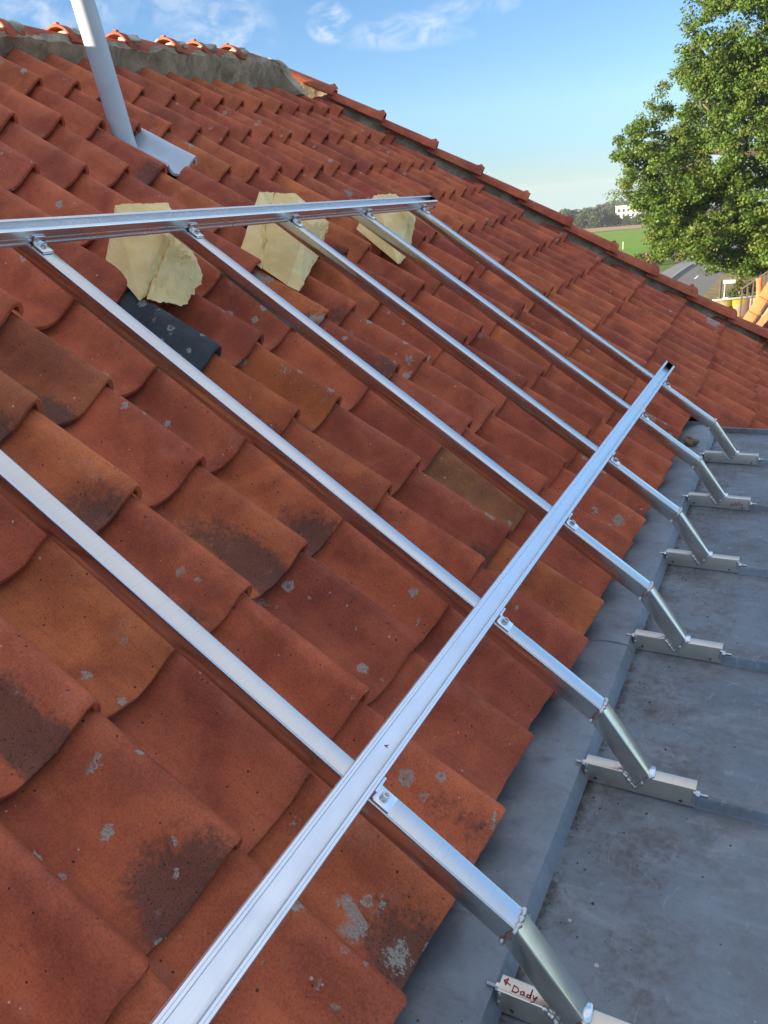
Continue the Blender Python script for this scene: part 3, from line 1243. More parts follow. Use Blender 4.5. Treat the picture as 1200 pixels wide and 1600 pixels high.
# ================================================================== ALUMINIUM PROFILES
PW, PH = .048, .040


def profile_mesh(length):
    """Local: x down the slope (0 at the lower face), y along the profile, z away from the roof."""
    x0 = -PW
    pts = [(0, 0), (0, .005), (-.0035, .006), (-.0035, .010), (0, .011), (0, .0175), (-.0022, .018), (-.0022, .020), (0, .0205), (0, .0385), (-.0012, PH),
           (-.0045, PH), (-.0052, PH - .0012), (-.006, PH), (-.0092, PH), (-.0100, PH - .001), (-.0100, PH - .004), (-.0085, PH - .006), (-.0085, .0175), (-.0100, .0160),
           (x0 + .0115, .0160), (x0 + .0100, .0175), (x0 + .0100, PH - .004), (x0 + .0092, PH), (x0 + .006, PH), (x0 + .0052, PH - .0012), (x0 + .0045, PH), (x0 + .0012, PH), (x0, .0385),
           (x0, .0205), (x0 + .0022, .020), (x0 + .0022, .018), (x0, .0175), (x0, .011), (x0 + .0035, .010), (x0 + .0035, .006), (x0, .005), (x0, 0)]
    bm = bmesh.new()
    ys = [0] + [length * q / 12 for q in range(1, 12)] + [length]
    rings = [[bm.verts.new((a, y, b)) for a, b in pts] for y in ys]
    n_ = len(pts)
    for A, B in zip(rings, rings[1:]):
        for q in range(n_):
            bm.faces.new((A[q], A[(q + 1) % n_], B[(q + 1) % n_], B[q]))
    f1 = bm.faces.new(rings[0][::-1])
    f2 = bm.faces.new(rings[-1])
    bmesh.ops.triangulate(bm, faces=[f1, f2])
    return mesh_from_bm('aluminium_profile', bm, ALU, 25)


for base, y0, y1, lab in ((P_LOW, -.55, 3.735, 'lower aluminium channel running from the bottom edge of the photo to the farthest arm'),
                          (T_UP, -.1, 3.665, 'upper aluminium channel lying across the arms on the yellow foam blocks')):
    o = link('aluminium_profile', profile_mesh(y1 - y0))
    m = CL_ROT.copy()
    m.translation = base + Vector((0, y0, 0)) + N_DIR * .0003
    o.matrix_world = m
    tag(o, lab, 'aluminium profile', 'aluminium channels clamped on the arms')
    if base is P_LOW:
        ov = m.translation
        ln = [[(0, 0), (.0045, .0055)], [(0, 0), (.0055, .0005)]]
        k = strokes('marker_writing', ln, Vector((0, 0, 0)), Vector((1, 0, 0)), Vector((0, 1, 0)), Vector((0, 0, 1)), .0013, None)
        k.parent = o
        k.location = (-.026, .872 - y0 - .02, .016)

# ================================================================== FOAM BLOCKS
def foam_block(pts, seed, ragged=False):
    c = sum((Vector(p) for p in pts), Vector()) / len(pts)
    bm = bmesh.new()
    for p in pts:
        bm.verts.new(p)
    bmesh.ops.convex_hull(bm, input=bm.verts[:])
    bmesh.ops.delete(bm, geom=[v_ for v_ in bm.verts if not v_.link_faces], context='VERTS')
    for _ in range(4):
        bmesh.ops.subdivide_edges(bm, edges=[e for e in bm.edges if e.calc_length() > .016], cuts=1, use_grid_fill=True)
        bmesh.ops.triangulate(bm, faces=bm.faces[:])
    bm.normal_update()
    for v_ in bm.verts:
        nn = v_.normal.copy()
        p = v_.co.copy()
        smooth_side = max(0.0, min(1.0, -nn.y * 1.6 - .5))     # the sawn face stays flat
        k = fbm(p + Vector((seed, 0, 0)), 14, 3) * .0045 + abs(fbm(p + Vector((0, seed, 0)), 38, 3)) * .003
        rid = mnoise.noise(Vector((p.y * 70 + seed, p.x * 22, p.z * 6))) * (.009 if nn.x > .35 else .003)
        if ragged:
            rid = abs(mnoise.noise(Vector((p.y * 60 + seed, p.x * 60, p.z * 7)))) * .017 - .006
            v_.co += nn * (k * 1.5 + rid) + Vector((0, 0, -.004 * mnoise.noise(Vector((p.x * 40, p.y * 40, 2)))))
        else:
            v_.co += nn * (k + rid) * (1 - smooth_side * .92)
    for f_ in bm.faces:
        if ragged or f_.normal.x > .62 or f_.normal.y > .3 or f_.normal.z > .85:
            f_.material_index = 1
    return bm


def unp(px, py, off):
    """Point on the plane parallel to the roof at height off, seen at a photo pixel (real place, real size)."""
    d = CM.transposed() @ Vector(((px - 600) / 1201.75, -(py - 800) / 1201.75, -1.0))
    t = (NR.dot(Vector((-.3874, 0, -1.045))) + off) / NR.dot(d)
    return d * t


def unp_plane(px, py, A_, B_, C_):
    n_ = (B_ - A_).cross(C_ - A_)
    d = CM.transposed() @ Vector(((px - 600) / 1201.75, -(py - 800) / 1201.75, -1.0))
    return d * (n_.dot(A_) / n_.dot(d))


def block1():
    a_, b_, c_ = unp(165, 405, -.03), unp(218, 470, -.035), unp(256, 369, .088)
    d_ = unp_plane(176, 352, a_, b_, c_)
    e_ = unp(290, 478, -.035)
    f_ = unp(306, 407, .04)
    g_, h_ = unp(264, 316, .093), unp(180, 321, .093)
    back = [unp(300, 400, -.03), unp(250, 350, -.03), unp(190, 360, -.03)]
    left = [a_, b_, c_, d_, g_, h_, unp(262, 440, -.03), unp(275, 372, .08)] + back[1:]
    # the ragged half, split off along a groove
    b2 = b_.lerp(e_, .12)
    c2 = c_.lerp(f_, .22)
    out_ = Vector((.004, -.002, .002))
    rag = [b2 + out_, e_ + out_, f_ + out_, c2 + out_, g_ - Vector((0, 0, .012)), back[0], back[1], f_ + Vector((-.02, .05, -.05))]
    return [left, rag]


def block2():
    a_, b_, c_ = unp(375, 391, -.03), unp(449, 446, -.032), unp(480, 350, .088)
    q = lambda x, y: unp_plane(x, y, a_, b_, c_)
    m0, m1 = q(411, 420), q(416, 352)
    g_, h_ = unp(462, 303, .094), unp(405, 300, .094)
    gm = unp(430, 301, .094)
    bk = [unp(430, 350, -.03), unp(480, 370, -.03), unp(395, 352, -.03)]
    gap = Vector((.0035, .002, 0))
    left = [a_, m0 - gap, m1 - gap, q(400, 352), h_, gm - gap, bk[2], bk[0] - gap]
    right = [m0, b_, c_, m1, unp(467, 455, -.032), unp(497, 400, -.03), unp(514, 348, .045), g_, gm, bk[0], bk[1]]
    return [left, right]


def block3():
    a_, b_, c_ = unp(557, 358, -.03), unp(622, 412, -.032), unp(640, 338, .088)
    q = lambda x, y: unp_plane(x, y, a_, b_, c_)
    return [[a_, b_, c_, q(582, 330), unp(584, 305, .094), unp(618, 303, .094), unp(632, 405, -.032), unp(641, 384, -.02), unp(650, 334, .075), unp(600, 350, -.03), unp(640, 360, -.03)]]


FO = [
    (block1(), 'left yellow foam block with a ragged broken side, beside the third arm'),
    (block2(), 'middle yellow foam block split by a crack, under the upper channel at the fourth arm'),
    (block3(), 'right yellow foam block, smallest of the three, half hidden behind the fifth arm'),
]
for k, (pieces, lab) in enumerate(FO):
    P = pieces
    base = min((q for pc in P for q in pc), key=lambda q: q.z)
    if len(P) == 1:
        bm = foam_block([q - base for q in P[0]], k * 3.1 + 1)
        o = link('foam_block', mesh_from_bm('foam_block', bm, [FOAM, FOAM_RAW], 48), None, base)
        tag(o, lab, 'foam block', 'yellow foam blocks under the upper channel')
    else:
        e = empty('foam_block', base, lab, 'foam block', 'yellow foam blocks under the upper channel')
        for j, pc in enumerate(P):
            bm = foam_block([q - base for q in pc], k * 3.1 + j * 1.7 + 1, ragged=(k == 0 and j == 1))
            link('foam_piece', mesh_from_bm('foam_piece', bm, [FOAM, FOAM_RAW], 48), e)

# ================================================================== VENT PIPE
pb = Vector((-2.594, 2.712, .393))
vp = empty('vent_pipe', pb, 'pale grey vent pipe leaning out of the tiles at the upper left', 'pipe')
pt_dir = Vector((-.05, -.12, 1.0)).normalized()
bm = bmesh.new()
n = 32
Lp = .78
rings = []
for t, r in ((-.2, .044), (0, .044), (.2, .0445), (.4, .045), (.58, .0455), (.6, .047), (Lp, .047), (Lp, .043), (Lp - .3, .043)):
    c = pt_dir * t
    ux = Vector((1, 0, 0))
    ux = (ux - pt_dir * ux.dot(pt_dir)).normalized()
    uy = pt_dir.cross(ux)
    rings.append([bm.verts.new(c + (ux * cos(2 * pi * q / n) + uy * sin(2 * pi * q / n)) * r) for q in range(n)])
for a, b in zip(rings, rings[1:]):
    for q in range(n):
        bm.faces.new((a[q], a[(q + 1) % n], b[(q + 1) % n], b[q]))
link('pipe', mesh_from_bm('pipe', bm, PVC, 40), vp)
fm = tile_mesh(777, 6, 'flashing_sheet', 1.1)
fm.materials.clear()
fm.materials.append(FLASH)
fo = link('flashing_sheet', fm, vp)
m = tile_matrix(7, 10, False)
tp = Vector((-2.345, 2.862, .270)) + NR * .006
m.translation = tp
fo.matrix_local = Matrix.Translation(-pb) @ m @ Matrix.Diagonal((.80, .74, .95, 1))

# small clump of broken mortar and moss on the zinc strip
dc = empty('debris_clump', (-.372, 3.66, -1.110), 'small brown clump of mortar and moss beside the tile corner on the zinc strip', 'debris')
for k in range(7):
    bm = bmesh.new()
    bmesh.ops.create_icosphere(bm, subdivisions=2, radius=.021 * rng.uniform(.6, 1.2))
    of = Vector((rng.uniform(-.02, .03), rng.uniform(-.03, .03), rng.uniform(-.004, .016)))
    for v_ in bm.verts:
        v_.co = v_.co * (1 + .5 * fbm(v_.co + of * 9, 45)) + of
    link('lump', mesh_from_bm('lump', bm, simple('clump_earth', (.22, .16, .09), .95, 0, 60, .5, .6) if k == 0 else bpy.data.materials['clump_earth'], 50), dc)

# grit washed onto the zinc
V, F = [], []
for k in range(420):
    y = rng.uniform(.2, 3.95)
    near = rng.random() < .6
    x = -.29 + abs(rng.gauss(0, .07)) if near else rng.uniform(-.29, .6)
    s = rng.choice((.0008, .001, .0014, .002, .0028))
    z0 = DECK_Z
    b = len(V)
    for q in ((1, 0, 0), (-1, 0, 0), (0, 1, 0), (0, -1, 0), (0, 0, 1), (0, 0, -.4)):
        V.append((x + q[0] * s * rng.uniform(.6, 1.3), y + q[1] * s * rng.uniform(.6, 1.3), z0 + .4 * s + q[2] * s * .8))
    F += [(b + i, b + j, b + 4) for i, j in ((0, 2), (2, 1), (1, 3), (3, 0))] + [(b + j, b + i, b + 5) for i, j in ((0, 2), (2, 1), (1, 3), (3, 0))]
o = link('grit', pydata('grit', V, F, simple('grit_stone', (.06, .05, .04), .95, 0, 300, .6)))
tag(o, 'dark grit and moss crumbs scattered over the zinc deck', 'grit', None, 'stuff')

# ================================================================== THE LANDSCAPE
def gz(x, y):
    d = math.hypot(x, y)
    def lerp(a, b, t): return a + (b - a) * max(0, min(1, t))
    if d < 75: z = -7.0
    elif d < 350: z = lerp(-7, -14, (d - 75) / 275)
    elif d < 600: z = -14.0
    else: z = lerp(-14, -45, (d - 600) / 500)
    return z


def ground_mat(name, c0, c1, c2, s=.5):
    M = Mat(name)
    v = M.coord()
    a = M.noise(v, s * .12, 5, .6)
    b = M.noise(v, s * 2.5, 5, .65)
    c = M.mix(a.step(.3, .7), c0, c1)
    c = M.mix(b.step(.4, .75) * .7, c, c2)
    return M.set(c, .95, 0, M.bump(b, .6, .2), .1)


GRASS = ground_mat('rough_grass', (.085, .095, .03), (.16, .14, .055), (.21, .17, .085))
DRY = ground_mat('dry_verge', (.20, .15, .075), (.28, .22, .12), (.13, .12, .045))
FIELD = ground_mat('young_crop', (.15, .26, .025), (.18, .30, .035), (.13, .21, .03))
STUB = ground_mat('stubble', (.33, .22, .10), (.40, .27, .13), (.28, .19, .09))
VERGE = ground_mat('mown_verge', (.10, .15, .02), (.15, .19, .035), (.17, .16, .06))
ASPH = simple('asphalt', (.135, .122, .105), .9, 0, .6, .2)
PAVE = simple('pavement_slabs', (.20, .19, .175), .9, 0, .8, .2)
KERB = simple('kerb_stone', (.30, .28, .26), .9, 0, 2, .2)
PAINT = simple('road_paint', (.72, .70, .64), .7, 0, 4, .15)

# one radial sheet out to the horizon
V, F = [], []
rad = [0, 6, 12, 20, 30, 45, 60, 75, 90, 110, 140, 180, 230, 290, 350, 420, 500, 600, 700, 850, 1000, 1200]
na = 72
V.append((0, 0, gz(0, 0)))
for r in rad[1:]:
    for q in range(na):
        x, y = r * cos(2 * pi * q / na), r * sin(2 * pi * q / na)
        V.append((x, y, gz(x, y)))
for q in range(na):
    F.append((0, 1 + q, 1 + (q + 1) % na))
for i in range(len(rad) - 2):
    for q in range(na):
        a = 1 + i * na
        F.append((a + q, a + na + q, a + na + (q + 1) % na, a + (q + 1) % na))
tag(link('ground', pydata('ground', V, F, GRASS, 80)), 'rough grassy ground round the house', 'ground', None, 'structure')


def sheet(name, poly_fn, nu, nv, mat, lift, label, cat):
    V, F = [], []
    for i in range(nu + 1):
        for j in range(nv + 1):
            x, y = poly_fn(i / nu, j / nv)
            V.append((x, y, gz(x, y) + lift))
    for i in range(nu):
        for j in range(nv):
            a = i * (nv + 1) + j
            F.append((a, a + 1, a + nv + 2, a + nv + 1))
    return tag(link(name, pydata(name, V, F, mat, 80)), label, cat, None, 'structure')


def quad(a, b, c, d):
    def f(s, t):
        x = (a[0] * (1 - s) + b[0] * s) * (1 - t) + (d[0] * (1 - s) + c[0] * s) * t
        y = (a[1] * (1 - s) + b[1] * s) * (1 - t) + (d[1] * (1 - s) + c[1] * s) * t
        return x, y
    return f


def road_x(y):            # centre line, bending gently away
    return -7.35 + .0 * (y - 67) - .0009 * max(0, y - 70) ** 2 * .4


sheet('reflector_ground', quad((-12, -34), (22, -34), (22, 20), (-12, 20)), 6, 8, simple('reflector_gravel', (.30, .265, .22), .95, 0, 1.5, .25, .4), .05, 'unseen pale gravel round the house, added for a warm reflection in the steel', 'reflector_ground')  # gravel sheet out of view, added so the steel reflects warm grey
sheet('crop_field', quad((-85, 60), (-12.6, 76), (-40, 330), (-130, 300)), 30, 40, FIELD, .10, 'bright green crop field beyond the road', 'field')
sheet('stubble_field', quad((-70, 238), (-20, 318), (-40, 350), (-130, 330)), 30, 12, STUB, .22, 'tan strip of stubble between the green field and the wood', 'field')


def ribbon(name, x0, x1, y0, y1, mat, lift, label, cat, n=60, thick=0.0):
    V, F = [], []
    for i in range(n + 1):
        y = y0 + (y1 - y0) * i / n
        c = road_x(y)
        V += [(c + x0, y, gz(c + x0, y) + lift), (c + x1, y, gz(c + x1, y) + lift)]
        if thick:
            V += [(c + x0, y, gz(c + x0, y) + lift - thick), (c + x1, y, gz(c + x1, y) + lift - thick)]
    k = 4 if thick else 2
    for i in range(n):
        a = i * k
        F.append((a, a + 1, a + k + 1, a + k))
        if thick:
            F += [(a, a + k, a + k + 2, a + 2), (a + 1, a + 3, a + k + 3, a + k + 1)]
    o = link(name, pydata(name, V, F, mat))
    if label:
        tag(o, label, cat, None, 'structure')
    return o


road = ribbon('road', -1.75, 1.75, 15, 260, ASPH, .03, 'grey asphalt country road passing the house', 'road')
ribbon('pavement', -3.2, -1.9, 15, 260, PAVE, .15, 'pavement along the left side of the road', 'pavement', thick=.2)
kb = ribbon('kerb', -1.9, -1.75, 15, 260, KERB, .15, None, None, thick=.2)
kb.parent = road
ribbon('grass_verge', -5.4, -3.2, 15, 260, VERGE, .06, 'strip of mown grass beside the pavement', 'verge')
ribbon('dry_verge', 1.75, 9.5, 15, 160, DRY, .05, 'dry sandy verge under the tree', 'verge')
for k in range(9):
    y0 = 41.5 + k * 6.4
    V, F = [], []
    for i in range(5):
        y = y0 + 2.4 * i / 4
        c = road_x(y)
        V += [(c - .07, y, gz(c, y) + .034), (c + .07, y, gz(c, y) + .034)]
    F = [(2 * i, 2 * i + 1, 2 * i + 3, 2 * i + 2) for i in range(4)]
    o = link('lane_dash', pydata('lane_dash', V, F, PAINT), road)


# ---- foliage
def leaf_mat(name, trans=.35):
    M = Mat(name)
    _, c = M.attr('tint', 'GEOMETRY')
    v = M.coord()
    n_ = M.noise(v, 1.6, 3)
    col = M.mix(n_.step(.3, .7) * .35, c, M.mix(1.0, c, (.55, .62, .6), 'MULTIPLY'))
    M.set(col, .55, 0, None, .35)
    tr = M.nt.nodes.new('ShaderNodeBsdfTranslucent')
    M.nt.links.new(M.mix(1.0, col, (1.25, 1.2, .55), 'MULTIPLY').s, tr.inputs[0])
    mx = M.nt.nodes.new('ShaderNodeMixShader')
    mx.inputs[0].default_value = trans
    M.nt.links.new(M.b.outputs[0], mx.inputs[1])
    M.nt.links.new(tr.outputs[0], mx.inputs[2])
    M.nt.links.new(mx.outputs[0], M.out.inputs[0])
    return M.m


LEAF = leaf_mat('leaves')
BARK = simple('bark', (.115, .085, .06), .95, 0, 5, .5, .8)


def leaves_mesh(name, centers, crad, per, size, tints, extra_mat=None, flat=.65):
    """Small bent quads round cluster centres; tint per cluster."""
    C = np.asarray(centers)
    nC = len(C)
    N = nC * per
    idx = np.repeat(np.arange(nC), per)
    d = nrg.normal(size=(N, 3))
    d /= np.linalg.norm(d, axis=1)[:, None]
    rr = np.asarray(crad)[idx] * nrg.uniform(.35, 1.08, N)
    pos = C[idx] + d * rr[:, None] * np.array([1, 1, flat])
    nrm = d + nrg.normal(size=(N, 3)) * .75 + np.array([0, 0, .45])
    nrm /= np.linalg.norm(nrm, axis=1)[:, None]
    t = np.cross(nrm, nrg.normal(size=(N, 3)))
    t /= np.linalg.norm(t, axis=1)[:, None] + 1e-9
    b = np.cross(nrm, t)
    s = size * nrg.uniform(.6, 1.3, N)
    L, Wd_ = s[:, None] * t, (s * .36)[:, None] * b
    bend = nrm * (s * .12)[:, None]
    v = np.stack([pos - L * .5, pos + Wd_ + bend, pos + L * .5, pos - Wd_ + bend], 1).reshape(-1, 3)
    me = bpy.data.meshes.new(name)
    me.vertices.add(N * 4)
    me.vertices.foreach_set('co', v.ravel())
    me.loops.add(N * 4)
    me.loops.foreach_set('vertex_index', np.arange(N * 4))
    me.polygons.add(N)
    me.polygons.foreach_set('loop_start', np.arange(N) * 4)
    me.polygons.foreach_set('loop_total', np.full(N, 4))
    me.update(calc_edges=True)
    tt = np.asarray(tints)
    pick = tt[nrg.integers(0, len(tt), nC)] * nrg.uniform(.8, 1.2, (nC, 1))
    colr = np.ones((N * 4, 4), np.float32)
    colr[:, :3] = np.repeat(pick[idx] * nrg.uniform(.88, 1.12, (N, 1)), 4, 0)
    at = me.attributes.new('tint', 'FLOAT_COLOR', 'POINT')
    at.data.foreach_set('color', colr.ravel())
    me.materials.append(extra_mat or LEAF)
    return me


def limb(bm, a, b, r0, r1, bends=4, wob=.06, seed=0):
    r = random.Random(seed)
    a, b = Vector(a), Vector(b)
    L = (b - a).length
    pts, rad_ = [], []
    for k in range(bends + 1):
        t = k / bends
        p = a.lerp(b, t)
        if 0 < k < bends:
            p += Vector((r.gauss(0, 1), r.gauss(0, 1), r.gauss(0, .6))) * L * wob
        pts.append(p)
        rad_.append(r0 + (r1 - r0) * t)
    bm_tube(bm, pts, rad_, 8)


# the oak
OX, OY = -.3, 42.0
oak = empty('oak_tree', (OX, OY, gz(OX, OY)), 'large spreading oak with green and yellowish leaves beside the road', 'tree')
LOBES = [  # (dx, dy, z, radius) from the trunk
    (-3.4, -1.2, .6, 2.3), (-3.2, .6, -.7, 1.5), (-2.6, .8, 3.4, 2.2), (-.4, -.6, 6.0, 2.6), (-1.4, -1.8, -1.2, 2.6), (1.0, -2.4, 1.2, 2.9), (.2, -1.8, -2.5, 1.9),
    (-2.8, -.8, -2.0, 1.5), (-4.7, -.4, 1.9, 1.3), (-1.2, 1.6, 1.6, 2.8), (3.2, -.8, 4.6, 3.0), (4.2, .8, .2, 3.0), (2.6, 1.8, -2.0, 2.3), (1.6, .6, 8.2, 2.4), (-1.9, 2.2, -1.6, 2.0),
    (-3.6, 1.0, .6, 1.4), (2.4, -2.2, -2.2, 2.0), (-1.6, -1.2, 4.9, 1.5), (4.6, -.6, 7.0, 2.2), (-.2, 2.2, 4.6, 2.2), (-2.6, -1.4, -2.6, 1.1), (-.9, -1.4, -3.3, 1.0), (1.0, -1.2, -3.2, 1.1)]
cen, crd = [], []
LOBES = [(a - 2.3, b, c, r) for a, b, c, r in LOBES] + [(1.6, .5, 5.0, 3.0), (2.2, -.5, 1.0, 3.0), (1.2, .6, -1.6, 2.4), (-3.3, -1.0, 4.2, 1.5), (-2.2, .4, 7.6, 1.9)]
for (a, b, c, r) in LOBES:
    nn = int(34 * r * r)
    for k in range(nn):
        d = Vector((rng.gauss(0, 1), rng.gauss(0, 1), rng.gauss(0, 1))).normalized()
        q = r * rng.uniform(.55, 1.0) ** .6 * (1 + .22 * fbm(d * 2 + Vector((a, b, c)), 1.3))
        p = Vector((a, b, c)) + Vector((d.x, d.y, d.z * .86)) * q
        if fbm((p.x, p.y, p.z), .55, 3) < -.28:
            continue
        cen.append((p.x, p.y, p.z - gz(OX, OY)))
        crd.append(rng.uniform(.26, .52))
crown = link('crown', leaves_mesh('crown', cen, crd, 84, .13, [(.085, .150, .020), (.098, .165, .022), (.070, .126, .018), (.114, .170, .024), (.090, .155, .022), (.128, .163, .026)]), oak)
crown['kind'] = 'stuff'
bm = bmesh.new()
H = -gz(OX, OY)
limb(bm, (0, 0, -.2), (.1, 0, H - 2.5), .48, .36, 5, .02, 1)
limb(bm, (.1, 0, H - 2.6), (.4, 0, H + 5.5), .34, .10, 6, .04, 2)
for k, (a, b, c, r) in enumerate(LOBES):
    z0 = H - 2.2 + max(0, min(6.0, (c + 3.0) * .55))
    limb(bm, (.2, 0, z0), (a * .92, b * .92, H + c), .16, .035, 5, .07, 10 + k)
link('trunk', mesh_from_bm('trunk', bm, BARK, 60), oak)


# far wood: every tree its own object
def far_tree_mesh(seed, h):
    r = random.Random(seed)
    cen, crd = [], []
    for k in range(46):
        d = Vector((r.gauss(0, 1), r.gauss(0, 1), r.gauss(0, 1))).normalized()
        q = r.uniform(.5, 1.0)
        cen.append((d.x * h * .40 * q, d.y * h * .40 * q, h * .52 + d.z * h * .44 * q))
        crd.append(h * r.uniform(.07, .13))
    me = leaves_mesh('far_tree', cen, crd, 40, .085 * h, [(.085, .115, .05), (.10, .125, .055), (.075, .10, .05), (.115, .13, .06)])
    bm = bmesh.new()
    bm.from_mesh(me)
    n0 = len(bm.verts)
    bm_tube(bm, [(0, 0, -.5), (0, 0, h * .35), (0, 0, h * .6)], [h * .03, h * .022, h * .01], 6)
    lay = bm.verts.layers.float_color['tint']
    bm.verts.ensure_lookup_table()
    for v_ in bm.verts[n0:]:
        v_[lay] = (.07, .052, .035, 1)
    me2 = bpy.data.meshes.new('far_tree')
    bm.to_mesh(me2)
    bm.free()
    me2.materials.append(LEAF)
    return me2


FT = [far_tree_mesh(k, 10.0) for k in range(5)]
frg = random.Random(5)
def polar(az_px, D):
    """Direction of a photo column on the horizon -> ground point at distance D."""
    d = CM.transposed() @ Vector(((az_px - 600) / 1201.75, (800 - 300) / 1201.75, -1.0))
    k = D / math.hypot(d.x, d.y)
    return d.x * k, d.y * k


# tops of the wood rise from left to right in the photo
FTREES = []
for k in range(95):
    px = frg.uniform(850, 1060)
    D = frg.choice((352, 362, 375, 395, 420, 450, 480, 520, 560, 600, 640))
    FTREES.append((px, D))
for k in range(26):
    FTREES.append((878 + k * 7.2, frg.uniform(349, 362)))
for k, (px, D) in enumerate(FTREES):
    x, y = polar(px, D)
    if 455 < D < 700 and 968 < px < 1006:
        D = 640
        x, y = polar(px, D)
    # tree top in the photo lies on the tree line
    top_px = 352 + (px - 890) * -.47 if px < 990 else 305
    zt_ = -(top_px + frg.uniform(4, 14) - (302.6 - .0856 * (px - 900))) / 1201.75 * D * 1.06
    h = max(4.5, min(15, zt_ - gz(x, y))) if D > 420 else frg.uniform(5.0, 8.5)
    if 962 < px < 1010 and D < 460:
        h = 3.4
    o = link('far_tree', FT[k % 5], None, (x, y, gz(x, y)), (0, 0, frg.uniform(0, 6.28)))
    s = h / 10.0
    o.scale = (s * frg.uniform(.95, 1.35), s * frg.uniform(.95, 1.35), s)
    tag(o, 'tree of the distant wood beyond the stubble field', 'tree', 'trees of the distant wood')

for k in range(15):
    px = 938 + k * 5.4
    D = 520 + 12 * (k % 3)
    x, y = polar(px, D)
    z_top = -((314 - .13 * (px - 938) + frg.uniform(-2, 3)) - (302.6 - .0856 * (px - 900))) / 1201.75 * D
    h = z_top - gz(x, y)
    o = link('far_tree', FT[k % 5], None, (x, y, gz(x, y)), (0, 0, frg.uniform(0, 6.28)))
    o.scale = (h / 9.6 * 1.1, h / 9.6 * 1.1, h / 9.6)
    tag(o, 'tree of the distant wood rising behind the pale building', 'tree', 'trees behind the pale building')

# the pale building in the wood
WHITE = simple('white_render', (.62, .59, .53), .8, 0, .3, .06)
PANE = simple('dark_pane', (.05, .06, .07), .15, 0, 1, .1)
ROOFD = simple('pale_roof', (.55, .5, .44), .8, 0, 1, .1)
bx_, by_ = polar(985, 440)
fb = empty('far_building', (bx_, by_, gz(bx_, by_)), 'white flat-roofed building half hidden in the distant wood', 'building')
fb.rotation_euler = (0, 0, RAD(14))
for (x0, x1, h, yy) in ((-6.5, .5, 6.2, 0), (.5, 7.0, 7.4, -1.0)):
    bm = bmesh.new()
    bm_box(bm, (x0, yy, -1), (x1, yy + 9, h))
    wl = link('wall', mesh_from_bm('wall', bm, WHITE), fb)
    bm = bmesh.new()
    bm_box(bm, (x0 - .2, yy - .2, h + .01), (x1 + .2, yy + 9.2, h + .3))
    link('roof', mesh_from_bm('roof', bm, ROOFD), fb)
    for fl in (.9, 3.4):
        for q in range(3):
            cx_ = x0 + (q + .5) * (x1 - x0) / 3
            bm = bmesh.new()
            bm_box(bm, (cx_ - .55, yy - .04, fl), (cx_ + .55, yy + .02, fl + 1.5))
            link('window', mesh_from_bm('window', bm, PANE), wl)


# bushes
def bush(name, x, y, h, w, tints, label, dens=26, leaf=.12, group=None):
    r = random.Random(int(x * 100) + 77)
    cen, crd = [], []
    for k in range(dens):
        d = Vector((r.gauss(0, 1), r.gauss(0, 1), abs(r.gauss(0, 1)))).normalized()
        cen.append((d.x * w * .5 * r.uniform(.4, 1), d.y * w * .5 * r.uniform(.4, 1), h * .15 + d.z * h * .75 * r.uniform(.4, 1)))
        crd.append(min(w, h) * r.uniform(.14, .24))
    e = empty(name, (x, y, gz(x, y)), label, 'bush', group)
    o = link('foliage', leaves_mesh('foliage', cen, crd, 42, leaf, tints), e)
    bm = bmesh.new()
    for k in range(5):
        limb(bm, (0, 0, -.1), (r.uniform(-.3, .3) * w, r.uniform(-.3, .3) * w, h * .7), .03, .01, 3, .08, k)
    link('stem', mesh_from_bm('stem', bm, BARK, 60), e)
    return e


bush('roadside_bush', -13.0, 83, 1.7, 3.0, [(.20, .15, .03), (.12, .14, .025)], 'yellowing bush at the corner of the green field', leaf=.2)
bush('roadside_bush', -14.6, 86, 1.4, 2.6, [(.07, .11, .02), (.09, .13, .025)], 'low green bush left of the yellowing bush', leaf=.2)
bush('roadside_bush', -10.9, 88, 1.2, 2.4, [(.13, .15, .03), (.16, .13, .03)], 'pale bush at the edge of the pavement', leaf=.2)
bush('garden_bush', -2.75, 50.5, 2.2, 2.6, [(.06, .09, .02), (.10, .12, .03), (.16, .14, .04)], 'dark leafy bush behind the yellow garden wall', 40, .15)

# white marker post in the field
bm = bmesh.new()
bm_box(bm, (-.035, -.035, 0), (.035, .035, 1.2), .01)
bm_box(bm, (-.04, -.04, .9), (.04, .04, 1.0), .005)
px_, py_ = -23.5, 122.0
tag(link('marker_post', mesh_from_bm('marker_post', bm, WHITE, 30), None, (px_, py_, gz(px_, py_))), 'thin white marker post standing in the green field', 'post')

# street name sign, timber pole, small plate
WPLATE = simple('white_enamel', (.75, .74, .70), .4, 0, 5, .05)
POLEM = simple('galvanised_pole', (.42, .41, .39), .5, .6, 8, .2)
DWOOD = simple('dark_timber', (.075, .055, .04), .9, 0, 9, .4, .4)
sx, sy = -3.72, 49.0
sg = empty('street_sign', (sx, sy, gz(sx, sy)), 'white street sign with a wide top plate and a small plate on a slim pole', 'sign')
bm = bmesh.new()
bm_tube(bm, [(0, 0, -.2), (0, 0, 1.75)], .035, 10)
link('pole', mesh_from_bm('pole', bm, POLEM, 40), sg)
bm = bmesh.new()
bm_box(bm, (-.1, -.05, 1.62), (.52, -.02, 1.80), .008)
o = link('name_plate', mesh_from_bm('name_plate', bm, WPLATE, 30), sg)
bm = bmesh.new()
bm_box(bm, (-.06, -.07, .55), (.22, -.04, .85), .008)
o = link('small_plate', mesh_from_bm('small_plate', bm, WPLATE, 30), sg)
bm = bmesh.new()
bm_tube(bm, [(0, 0, -.3), (.01, 0, .8), (0, .01, 1.75)], [.075, .07, .06], 10)
